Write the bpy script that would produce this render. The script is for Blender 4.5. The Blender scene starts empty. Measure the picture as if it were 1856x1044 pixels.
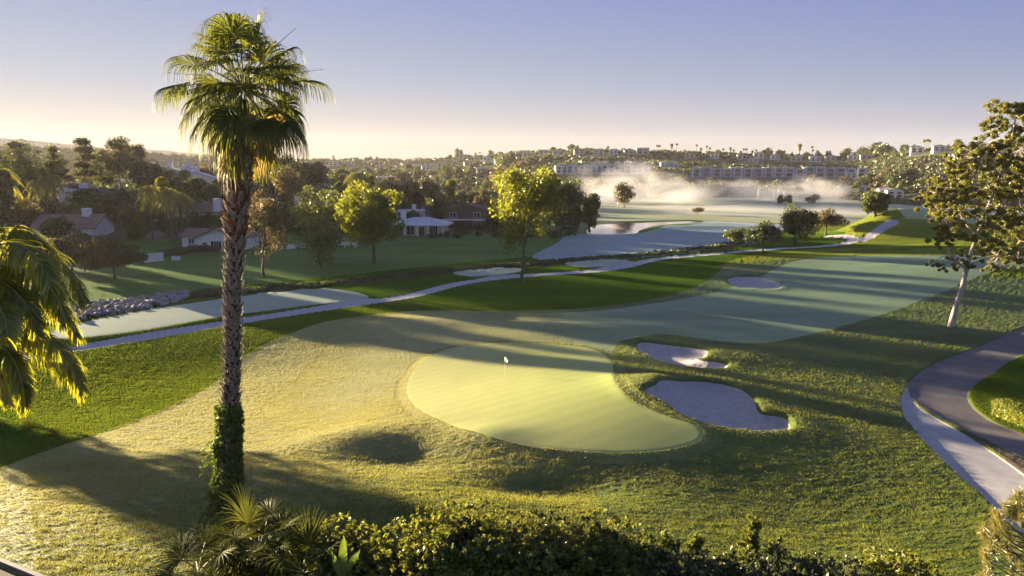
import bpy, math, random
import numpy as np
from mathutils import Vector, Matrix
R = math.radians
rng = np.random.default_rng(7)
random.seed(7)
sc = bpy.context.scene
col = sc.collection

# ------------------------------------------------------------------ camera, sky, sun, exposure
CZ, F, PITCH = 18.0, 1300.0, math.atan(222 / 1300.0)
cam_d = bpy.data.cameras.new("camera"); cam = bpy.data.objects.new("camera", cam_d); col.objects.link(cam)
cam_d.sensor_width = 36; cam_d.lens = F * 36 / 1856; cam_d.clip_end = 9000; cam_d.clip_start = .2
cam.location = (0, 0, CZ); cam.rotation_euler = (R(90) - PITCH, 0, 0)
sc.camera = cam
SUN_AZ, SUN_EL = R(-53), R(5.6)                 # azimuth measured from +Y towards +X
world = bpy.data.worlds.new("World"); sc.world = world; world.use_nodes = True
wn = world.node_tree; bg = wn.nodes["Background"]
EXPO = 2.9
def srgb(r, g, b): return tuple(((c / 255 + .055) / 1.055) ** 2.4 if c > 10 else c / 255 / 12.92 for c in (r, g, b))
sky = wn.nodes.new("ShaderNodeTexSky"); sky.sky_type = 'NISHITA'; sky.sun_disc = False
sky.sun_elevation = SUN_EL; sky.sun_rotation = SUN_AZ; sky.altitude = 50
sky.air_density = 1.0; sky.dust_density = 1.0; sky.ozone_density = 3
def wnode(t, **k):
    n = wn.nodes.new(t)
    for a_, v_ in k.items(): setattr(n, a_, v_)
    return n
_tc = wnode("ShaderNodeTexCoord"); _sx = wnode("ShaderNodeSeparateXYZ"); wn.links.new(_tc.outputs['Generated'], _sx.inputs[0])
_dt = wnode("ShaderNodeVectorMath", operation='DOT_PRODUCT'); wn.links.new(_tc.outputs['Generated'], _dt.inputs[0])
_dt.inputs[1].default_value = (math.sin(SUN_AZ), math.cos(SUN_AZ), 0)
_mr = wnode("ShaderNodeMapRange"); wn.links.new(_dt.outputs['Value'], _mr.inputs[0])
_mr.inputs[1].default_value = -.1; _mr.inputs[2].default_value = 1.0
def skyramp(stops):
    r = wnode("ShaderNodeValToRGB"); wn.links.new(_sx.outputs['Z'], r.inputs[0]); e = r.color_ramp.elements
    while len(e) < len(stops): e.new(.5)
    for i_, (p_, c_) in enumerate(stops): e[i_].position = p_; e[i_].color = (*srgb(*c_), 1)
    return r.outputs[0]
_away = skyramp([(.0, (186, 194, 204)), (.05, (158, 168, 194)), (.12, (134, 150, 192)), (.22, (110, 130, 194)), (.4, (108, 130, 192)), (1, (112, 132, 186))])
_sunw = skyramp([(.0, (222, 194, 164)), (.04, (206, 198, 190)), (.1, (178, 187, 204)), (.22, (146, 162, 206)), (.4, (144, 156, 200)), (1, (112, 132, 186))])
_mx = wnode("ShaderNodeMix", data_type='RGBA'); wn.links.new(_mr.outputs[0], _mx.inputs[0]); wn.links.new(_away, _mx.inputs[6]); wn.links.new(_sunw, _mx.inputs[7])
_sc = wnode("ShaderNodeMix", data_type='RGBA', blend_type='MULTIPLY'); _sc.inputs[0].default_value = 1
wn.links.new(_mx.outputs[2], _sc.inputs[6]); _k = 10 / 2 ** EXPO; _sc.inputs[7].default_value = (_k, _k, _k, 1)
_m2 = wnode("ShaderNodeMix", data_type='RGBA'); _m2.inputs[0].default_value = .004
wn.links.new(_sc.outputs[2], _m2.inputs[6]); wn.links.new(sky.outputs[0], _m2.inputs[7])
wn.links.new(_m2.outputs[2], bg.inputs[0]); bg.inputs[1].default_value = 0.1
sun_d = bpy.data.lights.new("sun", 'SUN'); sun_d.energy = 5.0; sun_d.angle = R(.5); sun_d.color = (1, .80, .52)
sun = bpy.data.objects.new("sun", sun_d); col.objects.link(sun)
SDIR = Vector((math.sin(SUN_AZ) * math.cos(SUN_EL), math.cos(SUN_AZ) * math.cos(SUN_EL), math.sin(SUN_EL)))
sun.rotation_euler = SDIR.to_track_quat('Z', 'Y').to_euler(); sun.location = SDIR * 100
sc.view_settings.view_transform = 'Standard'; sc.view_settings.look = 'None'
sc.view_settings.exposure = EXPO; sc.view_settings.gamma = 1; sc.view_settings.use_curve_mapping = False
sc.render.engine = 'CYCLES'
sc.cycles.use_denoising = True
sc.cycles.max_bounces = 6; sc.cycles.transparent_max_bounces = 4; sc.cycles.volume_bounces = 1
sc.cycles.volume_step_rate = 1.0; sc.cycles.volume_max_steps = 256

# ------------------------------------------------------------------ pixel <-> world
cp, sp = math.cos(PITCH), math.sin(PITCH)
def ray(px, py):
    u = (px - 928) / F; v = (522 - py) / F
    return np.array([u, cp + v * sp, -sp + v * cp])
def on_ray(px, py, Y):
    d = ray(px, py); t = Y / d[1]
    return Vector((d[0] * t, Y, CZ + d[2] * t))
def zray(py, Y): return on_ray(928, py, Y)[2]

def sstep(a, b, x):
    t = np.clip((x - a) / (b - a), 0, 1); return t * t * (3 - 2 * t)

# value noise
_perm = np.random.default_rng(11).random((256, 256))
def vnoise(x, y):
    xi = np.floor(x).astype(np.int64); yi = np.floor(y).astype(np.int64)
    fx = x - xi; fy = y - yi; fx = fx * fx * (3 - 2 * fx); fy = fy * fy * (3 - 2 * fy)
    a = _perm[xi & 255, yi & 255]; b = _perm[(xi + 1) & 255, yi & 255]
    c = _perm[xi & 255, (yi + 1) & 255]; d = _perm[(xi + 1) & 255, (yi + 1) & 255]
    return (a * (1 - fx) + b * fx) * (1 - fy) + (c * (1 - fx) + d * fx) * fy - .5
def fbm(x, y, o=4):
    s = 0; a = 1
    for k in range(o):
        s = s + a * vnoise(x + 17.3 * k, y + 9.1 * k); x = x * 2.03; y = y * 2.03; a *= .5
    return s

RIDGE_PX = np.array([-2500, -600, -200, 60, 250, 360, 450, 560, 640, 750, 850, 950, 1050, 1200, 1400, 1550, 1640, 1700, 1780, 1856, 2100, 2600, 4500])
RIDGE_PY = np.array([262, 258, 262, 268, 276, 284, 291, 291, 289, 291, 288, 277, 272, 276, 282, 287, 278, 270, 264, 258, 250, 250, 250])
RIDGE_Y = np.array([1100, 1100, 1100, 1100, 1100, 1150, 1150, 1150, 1150, 1100, 1000, 900, 800, 780, 760, 740, 600, 560, 540, 520, 500, 500, 500])
FOOT_Y = np.array([500, 500, 500, 520, 560, 560, 560, 560, 540, 500, 470, 450, 440, 430, 430, 420, 360, 345, 335, 330, 320, 320, 320])
RIDGE_E = np.array([-(lambda d: -d[2] / d[1])(ray(928, p)) for p in RIDGE_PY])
FARM_PX = np.array([-2500, -400, 0, 60, 120, 180, 260, 330, 400, 480, 600, 800, 4500])
FARM_PY = np.array([225, 235, 250, 256, 262, 268, 270, 277, 283, 288, 296, 300, 300])
FARM_E = np.array([-(lambda d: -d[2] / d[1])(ray(928, p)) for p in FARM_PY])

def _smooth(t):
    g = np.arange(-2500, 4500, 10.0); v = np.interp(g, RIDGE_PX, t); k = np.hanning(13); k /= k.sum()
    return np.convolve(np.pad(v, 6, 'edge'), k, 'valid')
_g = np.arange(-2500, 4500, 10.0)
RIDGE_E, RIDGE_Y, FOOT_Y = _smooth(RIDGE_E), _smooth(RIDGE_Y), _smooth(FOOT_Y); RIDGE_PX = _g
BUMPS = []     # (x, y, rx, ry, rot, amp)
def terrain(X, Y):
    X = np.asarray(X, float); Y = np.asarray(Y, float)
    Ys = np.maximum(Y, 4.0)
    a = X / Ys; px = 928 + 1318 * a
    z = 4.4 * (1 - sstep(16, 58, Y + .12 * np.sqrt(X * X + 120)))
    z = z + .5 * fbm(X / 45 + 3, Y / 45 + 8, 2) * sstep(30, 90, Y)
    # left hill with the houses
    m = 1 - sstep(470, 860, px)
    Yc = Y
    z = z + m * (.068 * np.clip(Yc - 150, 0, 175) - .03 * np.clip(Yc - 380, 0, 400))
    # low rise right
    z = z + 2.0 * sstep(1450, 1850, px) * sstep(95, 150, Y) * (1 - sstep(170, 230, Y))
    # far hill
    zr = CZ + np.interp(px, RIDGE_PX, RIDGE_Y) * np.interp(px, RIDGE_PX, RIDGE_E)
    yr = np.interp(px, RIDGE_PX, RIDGE_Y); yf = np.interp(px, RIDGE_PX, FOOT_Y)
    t = np.clip((Y - yf) / (yr - yf), 0, 1)
    prof = .55 * t + .45 * sstep(.45, 1, t)
    prof = np.where(px > 900, .35 * sstep(0, .35, t) + .1 * t + .55 * sstep(.5, 1, t), prof)
    z0 = z * (1 - t)
    z = z0 + prof * zr + 5 * fbm(X / 70, Y / 70, 3) * sstep(0, .4, t) * (1 - sstep(.6, .98, t))
    z = z - sstep(1, 1.4, (Y - yf) / (yr - yf)) * 18
    # distant mountains on the left
    zm = CZ + 2500 * np.interp(px, FARM_PX, FARM_E)
    t2 = sstep(1500, 2450, Y)
    z = z * (1 - t2) + (zm + 14 * fbm(X / 160, Y / 200, 3) * (1 - sstep(2300, 2500, Y))) * t2
    for (bx, by, rx, ry, ro, am) in BUMPS:
        c, s = math.cos(ro), math.sin(ro)
        dx = X - bx; dy = Y - by
        z = z + am * np.exp(-((dx * c + dy * s) / rx) ** 2 - ((-dx * s + dy * c) / ry) ** 2)
    return z
_T = np.geomspace(8, 2400, 3000)
def unproj(px, py):
    d = ray(px, py); t = _T / d[1]
    x = d[0] * t; z = CZ + d[2] * t
    f = z - terrain(x, _T)
    k = np.argmax(f < 0)
    if f[k] >= 0: k = len(f) - 1
    if k == 0: return Vector((x[0], _T[0], z[0]))
    w = f[k - 1] / (f[k - 1] - f[k])
    y = _T[k - 1] + w * (_T[k] - _T[k - 1]); tt = y / d[1]
    return Vector((d[0] * tt, y, CZ + d[2] * tt))
def th(x, y): return float(terrain(np.array([x]), np.array([y]))[0])
def bump_px(px, py, rx, ry, ro, am):
    p = unproj(px, py); BUMPS.append((p.x, p.y, rx, ry, R(ro), am))
bump_px(1150, 765, 17, 15, 0, 1.95)  # plateau of the green
bump_px(430, 650, 14, 12, 0, -1.1)       # hollow shaped to tilt the apron toward the sun and brighten it
bump_px(765, 812, 4.6, 3.0, -10, -.82)   # hollows in front
bump_px(985, 850, 4.2, 2.4, -6, -.95)
bump_px(640, 800, 4, 3, 20, .5)
bump_px(860, 800, 3, 2.2, 0, .45)
bump_px(1090, 600, 9, 4, -5, .7)
bump_px(700, 590, 10, 4, 5, .6)
bump_px(900, 572, 5, 2.5, 0, -.7)
bump_px(1470, 880, 12, 8, -25, -1.25)
bump_px(1330, 650, 7, 3, -5, .5)
bump_px(1180, 700, 3, 4, -5, .7)
bump_px(1600, 428, 9, 10, 0, 3.2)
bump_px(1700, 420, 14, 8, 0, 3.6)
bump_px(1250, 414, 20, 6, 0, .9)
bump_px(1650, 398, 16, 8, 0, 2.6)
bump_px(1300, 440, 30, 6, 0, .3)

# ------------------------------------------------------------------ small mesh kit
def tag(o, label=None, cat=None, group=None, kind=None):
    if label: o["label"] = label
    if cat: o["category"] = cat
    if group: o["group"] = group
    if kind: o["kind"] = kind
    return o
def empty(name, loc, rz=0, label=None, cat=None, group=None):
    o = bpy.data.objects.new(name, None); col.objects.link(o)
    o.location = loc; o.rotation_euler = (0, 0, rz); o.empty_display_size = .3
    return tag(o, label, cat, group)
class MB:
    def __init__(s): s.v = []; s.f = []; s.m = []; s.n = 0
    def add(s, V, Fc, mi=0):
        V = np.asarray(V, float).reshape(-1, 3); Fc = np.asarray(Fc, dtype=np.int64)
        if Fc.shape[1] == 4 and (Fc[:, 2] == Fc[:, 3]).any():     # quads that are really triangles
            t = Fc[:, 2] == Fc[:, 3]; s.f.append(Fc[t][:, :3] + s.n); s.m.append(np.full(t.sum(), mi)); Fc = Fc[~t]
            if not len(Fc): s.v.append(V); s.n += len(V); return
        s.v.append(V); s.f.append(Fc + s.n); s.m.append(np.full(len(Fc), mi)); s.n += len(V)
    def box(s, x0, x1, y0, y1, z0, z1, mi=0, M=None):
        V = np.array([(x, y, z) for z in (z0, z1) for y in (y0, y1) for x in (x0, x1)], float)
        if M is not None: V = np.array([M @ Vector(v) for v in V])
        s.add(V, [(0, 2, 3, 1), (4, 5, 7, 6), (0, 1, 5, 4), (2, 6, 7, 3), (0, 4, 6, 2), (1, 3, 7, 5)], mi)
    def poly(s, pts, mi=0):
        n = len(pts)
        s.add(pts, [tuple(range(n))], mi)
    def prism(s, prof, y0, y1, mi=0, axis='y'):
        n = len(prof)
        if axis == 'y': A = [(p[0], y0, p[1]) for p in prof] + [(p[0], y1, p[1]) for p in prof]
        else: A = [(y0, p[0], p[1]) for p in prof] + [(y1, p[0], p[1]) for p in prof]
        s.add(A, [(i, (i + 1) % n, n + (i + 1) % n, n + i) for i in range(n)], mi)
        s.v.append(np.zeros((0, 3)))
        s.f.append(np.array([[s.n - 2 * n + i for i in range(n)]])); s.m.append(np.array([mi]))
        s.f.append(np.array([[s.n - n + i for i in range(n)][::-1]])); s.m.append(np.array([mi]))
    def tube(s, pts, rad, n=8, mi=0, cap=True):
        P = np.asarray(pts, float); k = len(P); rad = np.broadcast_to(np.asarray(rad, float), (k,))
        T = np.gradient(P, axis=0); T /= np.linalg.norm(T, axis=1)[:, None] + 1e-9
        ref = np.array([1., 0, 0]) if abs(T[0][0]) < .8 else np.array([0, 1., 0])
        A = ref - T * (T @ ref)[:, None]; A /= np.linalg.norm(A, axis=1)[:, None] + 1e-9
        B = np.cross(T, A)
        an = np.linspace(0, 2 * np.pi, n, endpoint=False)
        V = P[:, None] + rad[:, None, None] * (np.cos(an)[None, :, None] * A[:, None] + np.sin(an)[None, :, None] * B[:, None])
        i = np.arange(k - 1)[:, None]; j = np.arange(n)[None]
        Fc = np.stack([i * n + j, i * n + (j + 1) % n, (i + 1) * n + (j + 1) % n, (i + 1) * n + j], -1).reshape(-1, 4)
        s.add(V.reshape(-1, 3), Fc, mi)
        if cap:
            s.v.append(np.zeros((0, 3)))
            s.f.append(np.array([[s.n - n + q for q in range(n)]])); s.m.append(np.array([mi]))
    def build(s, name, mats, parent=None, smooth=False):
        me = bpy.data.meshes.new(name)
        V = np.concatenate(s.v) if s.v else np.zeros((0, 3))
        me.vertices.add(len(V)); me.vertices.foreach_set("co", V.astype(np.float32).ravel())
        cnt = sum(len(f) for f in s.f)
        tot = np.concatenate([np.full(len(f), f.shape[1]) for f in s.f])
        loops = np.concatenate([f.ravel() for f in s.f])
        me.loops.add(len(loops)); me.loops.foreach_set("vertex_index", loops.astype(np.int32))
        me.polygons.add(cnt)
        st = np.concatenate([[0], np.cumsum(tot)[:-1]])
        me.polygons.foreach_set("loop_start", st.astype(np.int32))
        me.polygons.foreach_set("material_index", np.concatenate(s.m).astype(np.int32))
        me.polygons.foreach_set("use_smooth", np.full(cnt, smooth))
        me.update(calc_edges=True); me.validate()
        for m in (mats if isinstance(mats, (list, tuple)) else [mats]): me.materials.append(m)
        o = bpy.data.objects.new(name, me); col.objects.link(o)
        if parent: o.parent = parent
        return o
def kids(o): return list(o.children)
def copy_tree(o, parent=None, loc=None, rz=None, sc_=None, label=None, group=None):
    c = o.copy(); col.objects.link(c)
    if parent is not None: c.parent = parent
    if loc is not None: c.location = loc
    if rz is not None: c.rotation_euler = (0, 0, rz)
    if sc_ is not None: c.scale = sc_ if isinstance(sc_, tuple) else (sc_,) * 3
    if label: c["label"] = label
    if group: c["group"] = group
    for ch in KIDS.get(o.name, ()): 
        g = ch.copy(); col.objects.link(g); g.parent = c
        for ch2 in KIDS.get(ch.name, ()):
            h = ch2.copy(); col.objects.link(h); h.parent = g
    return c
KIDS = {}
def reg(root):
    for o in [root] + list(root.children):
        KIDS[o.name] = list(o.children)
    return root

# ------------------------------------------------------------------ materials
def mat(name): 
    m = bpy.data.materials.new(name); m.use_nodes = True
    nt = m.node_tree; b = nt.nodes["Principled BSDF"]; return m, nt, b
def nd(nt, t, **k):
    n = nt.nodes.new(t)
    for a, v in k.items():
        if a.startswith('i_'): n.inputs[a[2:].replace('_', ' ')].default_value = v
        else: setattr(n, a, v)
    return n
def ramp(nt, fac, stops):
    r = nt.nodes.new("ShaderNodeValToRGB"); nt.links.new(fac, r.inputs[0])
    e = r.color_ramp.elements
    while len(e) < len(stops): e.new(.5)
    for i, (p, c) in enumerate(stops): e[i].position = p; e[i].color = (*c, 1)
    return r.outputs[0]
def noise(nt, scale, detail=4, rough=.6, coord='Object', stretch=None, rot=0, dist=0):
    tc = nt.nodes.new("ShaderNodeTexCoord"); o = tc.outputs[coord]
    if stretch:
        mp = nt.nodes.new("ShaderNodeMapping"); mp.inputs['Scale'].default_value = stretch
        mp.inputs['Rotation'].default_value = (0, 0, rot)
        nt.links.new(o, mp.inputs[0]); o = mp.outputs[0]
    n = nd(nt, "ShaderNodeTexNoise", i_Scale=scale, i_Detail=detail, i_Roughness=rough, i_Distortion=dist)
    nt.links.new(o, n.inputs['Vector']); return n.outputs[0]
def mixc(nt, fac, a, b, bt='MIX'):
    m = nt.nodes.new("ShaderNodeMix"); m.data_type = 'RGBA'; m.blend_type = bt
    for s_, v in ((0, fac), (6, a), (7, b)):
        if hasattr(v, 'is_output'): nt.links.new(v, m.inputs[s_])
        else: m.inputs[s_].default_value = v if not isinstance(v, tuple) else (*v, 1)
    return m.outputs[2]
def bump(nt, h, b, strength=.5, dist=.05):
    bp = nd(nt, "ShaderNodeBump", i_Strength=strength, i_Distance=dist)
    nt.links.new(h, bp.inputs['Height']); nt.links.new(bp.outputs[0], b.inputs['Normal'])
def plain(name, c1, c2=None, scale=3, rough=.8, bs=0, bd=.02, spec=.3, stretch=None):
    m, nt, b = mat(name)
    c2 = c2 or tuple(x * .75 for x in c1)
    n = noise(nt, scale, 5, .65, stretch=stretch)
    nt.links.new(ramp(nt, n, [(.3, c2), (.7, c1)]), b.inputs['Base Color'])
    b.inputs['Roughness'].default_value = rough; b.inputs['Specular IOR Level'].default_value = spec
    if bs: bump(nt, noise(nt, scale * 4, 6, .7, stretch=stretch), b, bs, bd)
    return m
def leafmat(name, dark, light, trans=(.3, .4, .03), tw=.45, nscale=.35, gloss=.12):
    m, nt, b = mat(name)
    nt.nodes.remove(b); out = nt.nodes["Material Output"]
    g = nt.nodes.new("ShaderNodeNewGeometry")
    n = noise(nt, nscale, 2, .5)
    mx = nd(nt, "ShaderNodeMath", operation='MULTIPLY_ADD'); mx.inputs[1].default_value = .55
    nt.links.new(g.outputs['Random Per Island'], mx.inputs[0])
    s2 = nd(nt, "ShaderNodeMath", operation='MULTIPLY_ADD'); s2.inputs[1].default_value = 1.1; s2.inputs[2].default_value = -.32
    nt.links.new(n, s2.inputs[0]); nt.links.new(s2.outputs[0], mx.inputs[2])
    c = ramp(nt, mx.outputs[0], [(.15, dark), (.85, light)])
    d = nt.nodes.new("ShaderNodeBsdfDiffuse"); nt.links.new(c, d.inputs[0])
    t = nt.nodes.new("ShaderNodeBsdfTranslucent")
    nt.links.new(mixc(nt, .55, c, trans), t.inputs[0])
    gl = nd(nt, "ShaderNodeBsdfGlossy", i_Roughness=.45); gl.inputs[0].default_value = (.8, .8, .7, 1)
    ms = nd(nt, "ShaderNodeMixShader"); ms.inputs[0].default_value = tw
    nt.links.new(d.outputs[0], ms.inputs[1]); nt.links.new(t.outputs[0], ms.inputs[2])
    m2 = nd(nt, "ShaderNodeMixShader"); m2.inputs[0].default_value = gloss * .5
    nt.links.new(ms.outputs[0], m2.inputs[1]); nt.links.new(gl.outputs[0], m2.inputs[2])
    nt.links.new(m2.outputs[0], out.inputs[0])
    return m
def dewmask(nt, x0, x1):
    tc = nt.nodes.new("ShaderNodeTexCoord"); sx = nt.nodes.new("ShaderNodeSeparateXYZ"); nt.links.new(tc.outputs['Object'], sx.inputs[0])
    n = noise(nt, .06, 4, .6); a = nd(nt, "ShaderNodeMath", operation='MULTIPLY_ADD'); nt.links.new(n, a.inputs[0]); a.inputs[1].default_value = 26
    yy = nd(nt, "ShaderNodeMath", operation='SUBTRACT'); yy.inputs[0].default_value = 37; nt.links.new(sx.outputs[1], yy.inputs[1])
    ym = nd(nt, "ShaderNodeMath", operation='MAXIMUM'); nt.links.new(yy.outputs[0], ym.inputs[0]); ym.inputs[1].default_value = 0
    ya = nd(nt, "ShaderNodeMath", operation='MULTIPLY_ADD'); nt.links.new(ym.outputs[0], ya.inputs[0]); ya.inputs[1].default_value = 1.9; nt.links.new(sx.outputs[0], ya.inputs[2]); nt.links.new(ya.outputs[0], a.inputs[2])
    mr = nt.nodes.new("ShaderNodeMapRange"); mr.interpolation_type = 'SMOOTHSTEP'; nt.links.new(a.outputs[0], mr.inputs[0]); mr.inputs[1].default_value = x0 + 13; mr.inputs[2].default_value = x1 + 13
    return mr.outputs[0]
def grass(name, c1, c2, c3, s1=.18, s2=6, bs=.6, bd=.05, stretch=(1, 1, 1), rot=0, sheen=.0, dew=None, x0=-14, x1=16, mow=None, spec=.3):
    m, nt, b = mat(name)
    big = noise(nt, s1, 5, .6, stretch=stretch, rot=rot)
    fine = noise(nt, s2, 5, .75, stretch=stretch, rot=rot)
    c = ramp(nt, big, [(.35, c2), (.62, c1)])
    if dew:
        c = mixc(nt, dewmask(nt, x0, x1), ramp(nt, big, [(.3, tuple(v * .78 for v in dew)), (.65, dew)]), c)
    if mow:
        tc2 = nt.nodes.new("ShaderNodeTexCoord"); mp2 = nt.nodes.new("ShaderNodeMapping"); mp2.inputs['Rotation'].default_value = (0, 0, mow[1]); nt.links.new(tc2.outputs['Object'], mp2.inputs[0])
        wv = nd(nt, "ShaderNodeTexWave", i_Scale=.314 / mow[0] * 1.0, i_Distortion=.6, i_Detail=2.0); nt.links.new(mp2.outputs[0], wv.inputs[0])
        c = mixc(nt, ramp(nt, wv.outputs[1], [(.3, (0, 0, 0)), (.7, (.13, .13, .13))]), c, (.10, .14, .05))
    f = ramp(nt, fine, [(.32, (.0, .0, .0)), (.7, (1, 1, 1))])
    c = mixc(nt, f, mixc(nt, .55, c, c3), c)
    nt.links.new(c, b.inputs['Base Color'])
    b.inputs['Roughness'].default_value = .6; b.inputs['Specular IOR Level'].default_value = spec
    if sheen:
        b.inputs['Sheen Weight'].default_value = sheen; b.inputs['Sheen Roughness'].default_value = .5
        b.inputs['Sheen Tint'].default_value = (.9, .95, .8, 1)
    ad = nd(nt, "ShaderNodeMath", operation='MULTIPLY_ADD'); ad.inputs[1].default_value = .5
    f2 = noise(nt, s2 * 3.1, 3, .7, stretch=stretch, rot=rot)
    nt.links.new(f2, ad.inputs[0]); nt.links.new(fine, ad.inputs[2])
    bump(nt, ad.outputs[0], b, bs, bd)
    return m
M = {}
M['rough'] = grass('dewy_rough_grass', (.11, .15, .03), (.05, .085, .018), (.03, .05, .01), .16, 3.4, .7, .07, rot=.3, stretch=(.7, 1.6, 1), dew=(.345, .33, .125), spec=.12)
M['lawn'] = grass('green_lawn_grass', (.085, .15, .012), (.045, .10, .012), (.03, .06, .006), .08, 2.6, .6, .08, stretch=(.5, 2, 1), spec=0)
M['leftlawn'] = grass('left_course_grass', (.12, .20, .04), (.065, .14, .03), (.05, .09, .02), .05, .9, .7, .16, stretch=(.35, 2.2, 1), spec=.02)
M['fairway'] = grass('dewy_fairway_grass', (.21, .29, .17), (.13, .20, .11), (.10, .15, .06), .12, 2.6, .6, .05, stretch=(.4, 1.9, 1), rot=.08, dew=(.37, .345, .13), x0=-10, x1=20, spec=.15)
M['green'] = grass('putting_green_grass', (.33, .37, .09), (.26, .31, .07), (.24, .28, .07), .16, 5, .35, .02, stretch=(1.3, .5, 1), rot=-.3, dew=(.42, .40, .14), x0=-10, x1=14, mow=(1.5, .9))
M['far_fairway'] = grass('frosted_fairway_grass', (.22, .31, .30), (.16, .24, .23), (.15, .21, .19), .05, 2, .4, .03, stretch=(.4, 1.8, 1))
M['tee'] = grass('tee_box_grass', (.30, .36, .26), (.24, .30, .22), (.22, .28, .2), .2, 4, .3, .02, stretch=(.5, 1.6, 1)  )
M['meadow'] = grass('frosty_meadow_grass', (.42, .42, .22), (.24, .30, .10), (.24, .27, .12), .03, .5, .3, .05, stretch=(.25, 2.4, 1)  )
M['backrough'] = grass('yellow_green_rough', (.24, .25, .03), (.07, .13, .015), (.08, .10, .02), .05, 1.2, .8, .15, stretch=(.3, 2.2, 1), spec=0)
M['hill'] = grass('chaparral_hillside_ground', (.08, .085, .035), (.035, .05, .02), (.03, .035, .015), .02, .3, .8, .5)
M['mount'] = grass('distant_mountain_ground', (.14, .12, .08), (.08, .08, .06), (.08, .07, .05), .005, .03, .5, 3)
M['collar'] = grass('green_collar_grass', (.15, .19, .035), (.10, .14, .025), (.07, .09, .02), .2, 5, .7, .04, dew=(.27, .24, .09))
M['brush'] = grass('ditch_bank_ground', (.09, .07, .04), (.05, .06, .02), (.03, .03, .015), .4, 3, .9, .1)
M['sand'] = plain('bunker_sand', (.47, .43, .41), (.33, .30, .29), 2.2, .95, 1, .08, .1)
M['path'] = plain('cart_path_concrete', (.42, .40, .42), (.33, .31, .33), 1.2, .8, .2, .01)
M['asphalt'] = plain('asphalt', (.17, .15, .14), (.09, .08, .08), .5, .8, .4, .01)
M['concrete'] = plain('walkway_concrete', (.40, .385, .37), (.28, .27, .265), 1.1, .8, .2, .01)
M['dirt'] = plain('bare_dirt', (.08, .055, .04), (.04, .03, .02), 4, .95, .8, .05)

# ------------------------------------------------------------------ region outlines (photo outline laid on the ground)
def catmull(P, closed=True, sub=6):
    P = np.array([(p.x, p.y) for p in P]); n = len(P); out = []
    for i in range(n if closed else n - 1):
        if closed: a, b, c, d = P[i - 1], P[i], P[(i + 1) % n], P[(i + 2) % n]
        else: a, b, c, d = P[max(i - 1, 0)], P[i], P[i + 1], P[min(i + 2, n - 1)]
        for t in np.arange(sub) / sub:
            out.append(.5 * (2 * b + (c - a) * t + (2 * a - 5 * b + 4 * c - d) * t * t + (-a + 3 * b - 3 * c + d) * t ** 3))
    if not closed: out.append(P[-1])
    return np.array(out)
def outline(pts, sub=6): return catmull([unproj(*p) for p in pts], True, sub)
def line(pts, sub=8): return catmull([unproj(*p) for p in pts], False, sub)
def seg_dist(Q, A, B):
    d = B - A; L = (d * d).sum() + 1e-12
    t = np.clip(((Q - A) @ d) / L, 0, 1)
    return ((Q - A - t[:, None] * d) ** 2).sum(1)
def sdf(Q, poly, closed=True, w=0, pad=6):
    out = np.full(len(Q), 1e3)
    lo = poly.min(0) - pad; hi = poly.max(0) + pad
    idx = np.where(((Q > lo) & (Q < hi)).all(1))[0]
    if not len(idx): return out
    q = Q[idx]; best = np.full(len(q), 1e12); ins = np.zeros(len(q), bool)
    n = len(poly)
    for i in range(n if closed else n - 1):
        A = poly[i]; B = poly[(i + 1) % n]
        m = ((q > np.minimum(A, B) - 40) & (q < np.maximum(A, B) + 40)).all(1)
        bb = seg_dist(q[m], A, B); best[m] = np.minimum(best[m], bb)
        if closed:
            c = (A[1] > q[:, 1]) != (B[1] > q[:, 1])
            with np.errstate(divide='ignore', invalid='ignore'):
                xi = (B[0] - A[0]) * (q[:, 1] - A[1]) / (B[1] - A[1]) + A[0]
            ins ^= c & (q[:, 0] < xi)
    d = np.sqrt(best)
    d = np.where(ins, -d, d) if closed else d - w
    out[idx] = d
    return out

G_GREEN = outline([(735, 712), (745, 680), (770, 652), (820, 632), (900, 623), (1000, 625), (1075, 635), (1108, 658), (1112, 690), (1140, 725), (1200, 755), (1258, 775), (1275, 790), (1260, 806), (1200, 820), (1120, 824), (1020, 819), (930, 806), (860, 786), (800, 766), (755, 742)])
G_FAIR = outline([(640, 579), (604, 600), (578, 640), (545, 680), (488, 722), (476, 752), (530, 774), (620, 772), (690, 755), (750, 728), (860, 690), (1000, 668), (1090, 645), (1122, 622), (1150, 614), (1210, 606), (1350, 622), (1450, 611), (1600, 570), (1700, 532), (1790, 494), (1870, 484), (1980, 478), (1980, 462), (1856, 464), (1700, 463), (1560, 464), (1480, 467), (1425, 478), (1385, 498), (1310, 526), (1240, 541), (1150, 555), (1040, 566), (900, 566), (760, 566)])
G_LAWN = np.array([(p.x, p.y) for p in [unproj(*q) for q in [(-400, 990), (0, 848), (120, 805), (250, 762), (330, 727), (400, 687), (440, 648), (520, 607), (640, 575), (760, 563), (900, 564), (1050, 559), (1180, 543), (1260, 520), (1300, 495), (1330, 470), (1430, 455), (1520, 446), (1552, 434), (1535, 424), (1440, 418), (1300, 436), (1150, 452), (960, 465), (840, 476), (640, 497), (340, 528), (92, 562), (-300, 600), (-900, 640)]]])
G_LAWN = catmull([Vector((*p, 0)) for p in G_LAWN], True, 5)
G_FARF = outline([(965, 464), (1010, 440), (1030, 426), (1080, 422), (1150, 422), (1200, 411), (1280, 404), (1350, 406), (1400, 416), (1410, 430), (1330, 444), (1240, 456), (1100, 467), (1000, 471)])
G_TEE1 = outline([(112, 618), (110, 598), (250, 568), (400, 545), (520, 530), (600, 526), (655, 535), (662, 545), (560, 557), (400, 578), (250, 604)])
G_TEE2 = outline([(820, 497), (850, 490), (900, 487), (945, 489), (940, 495), (900, 501), (850, 503)])
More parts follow.
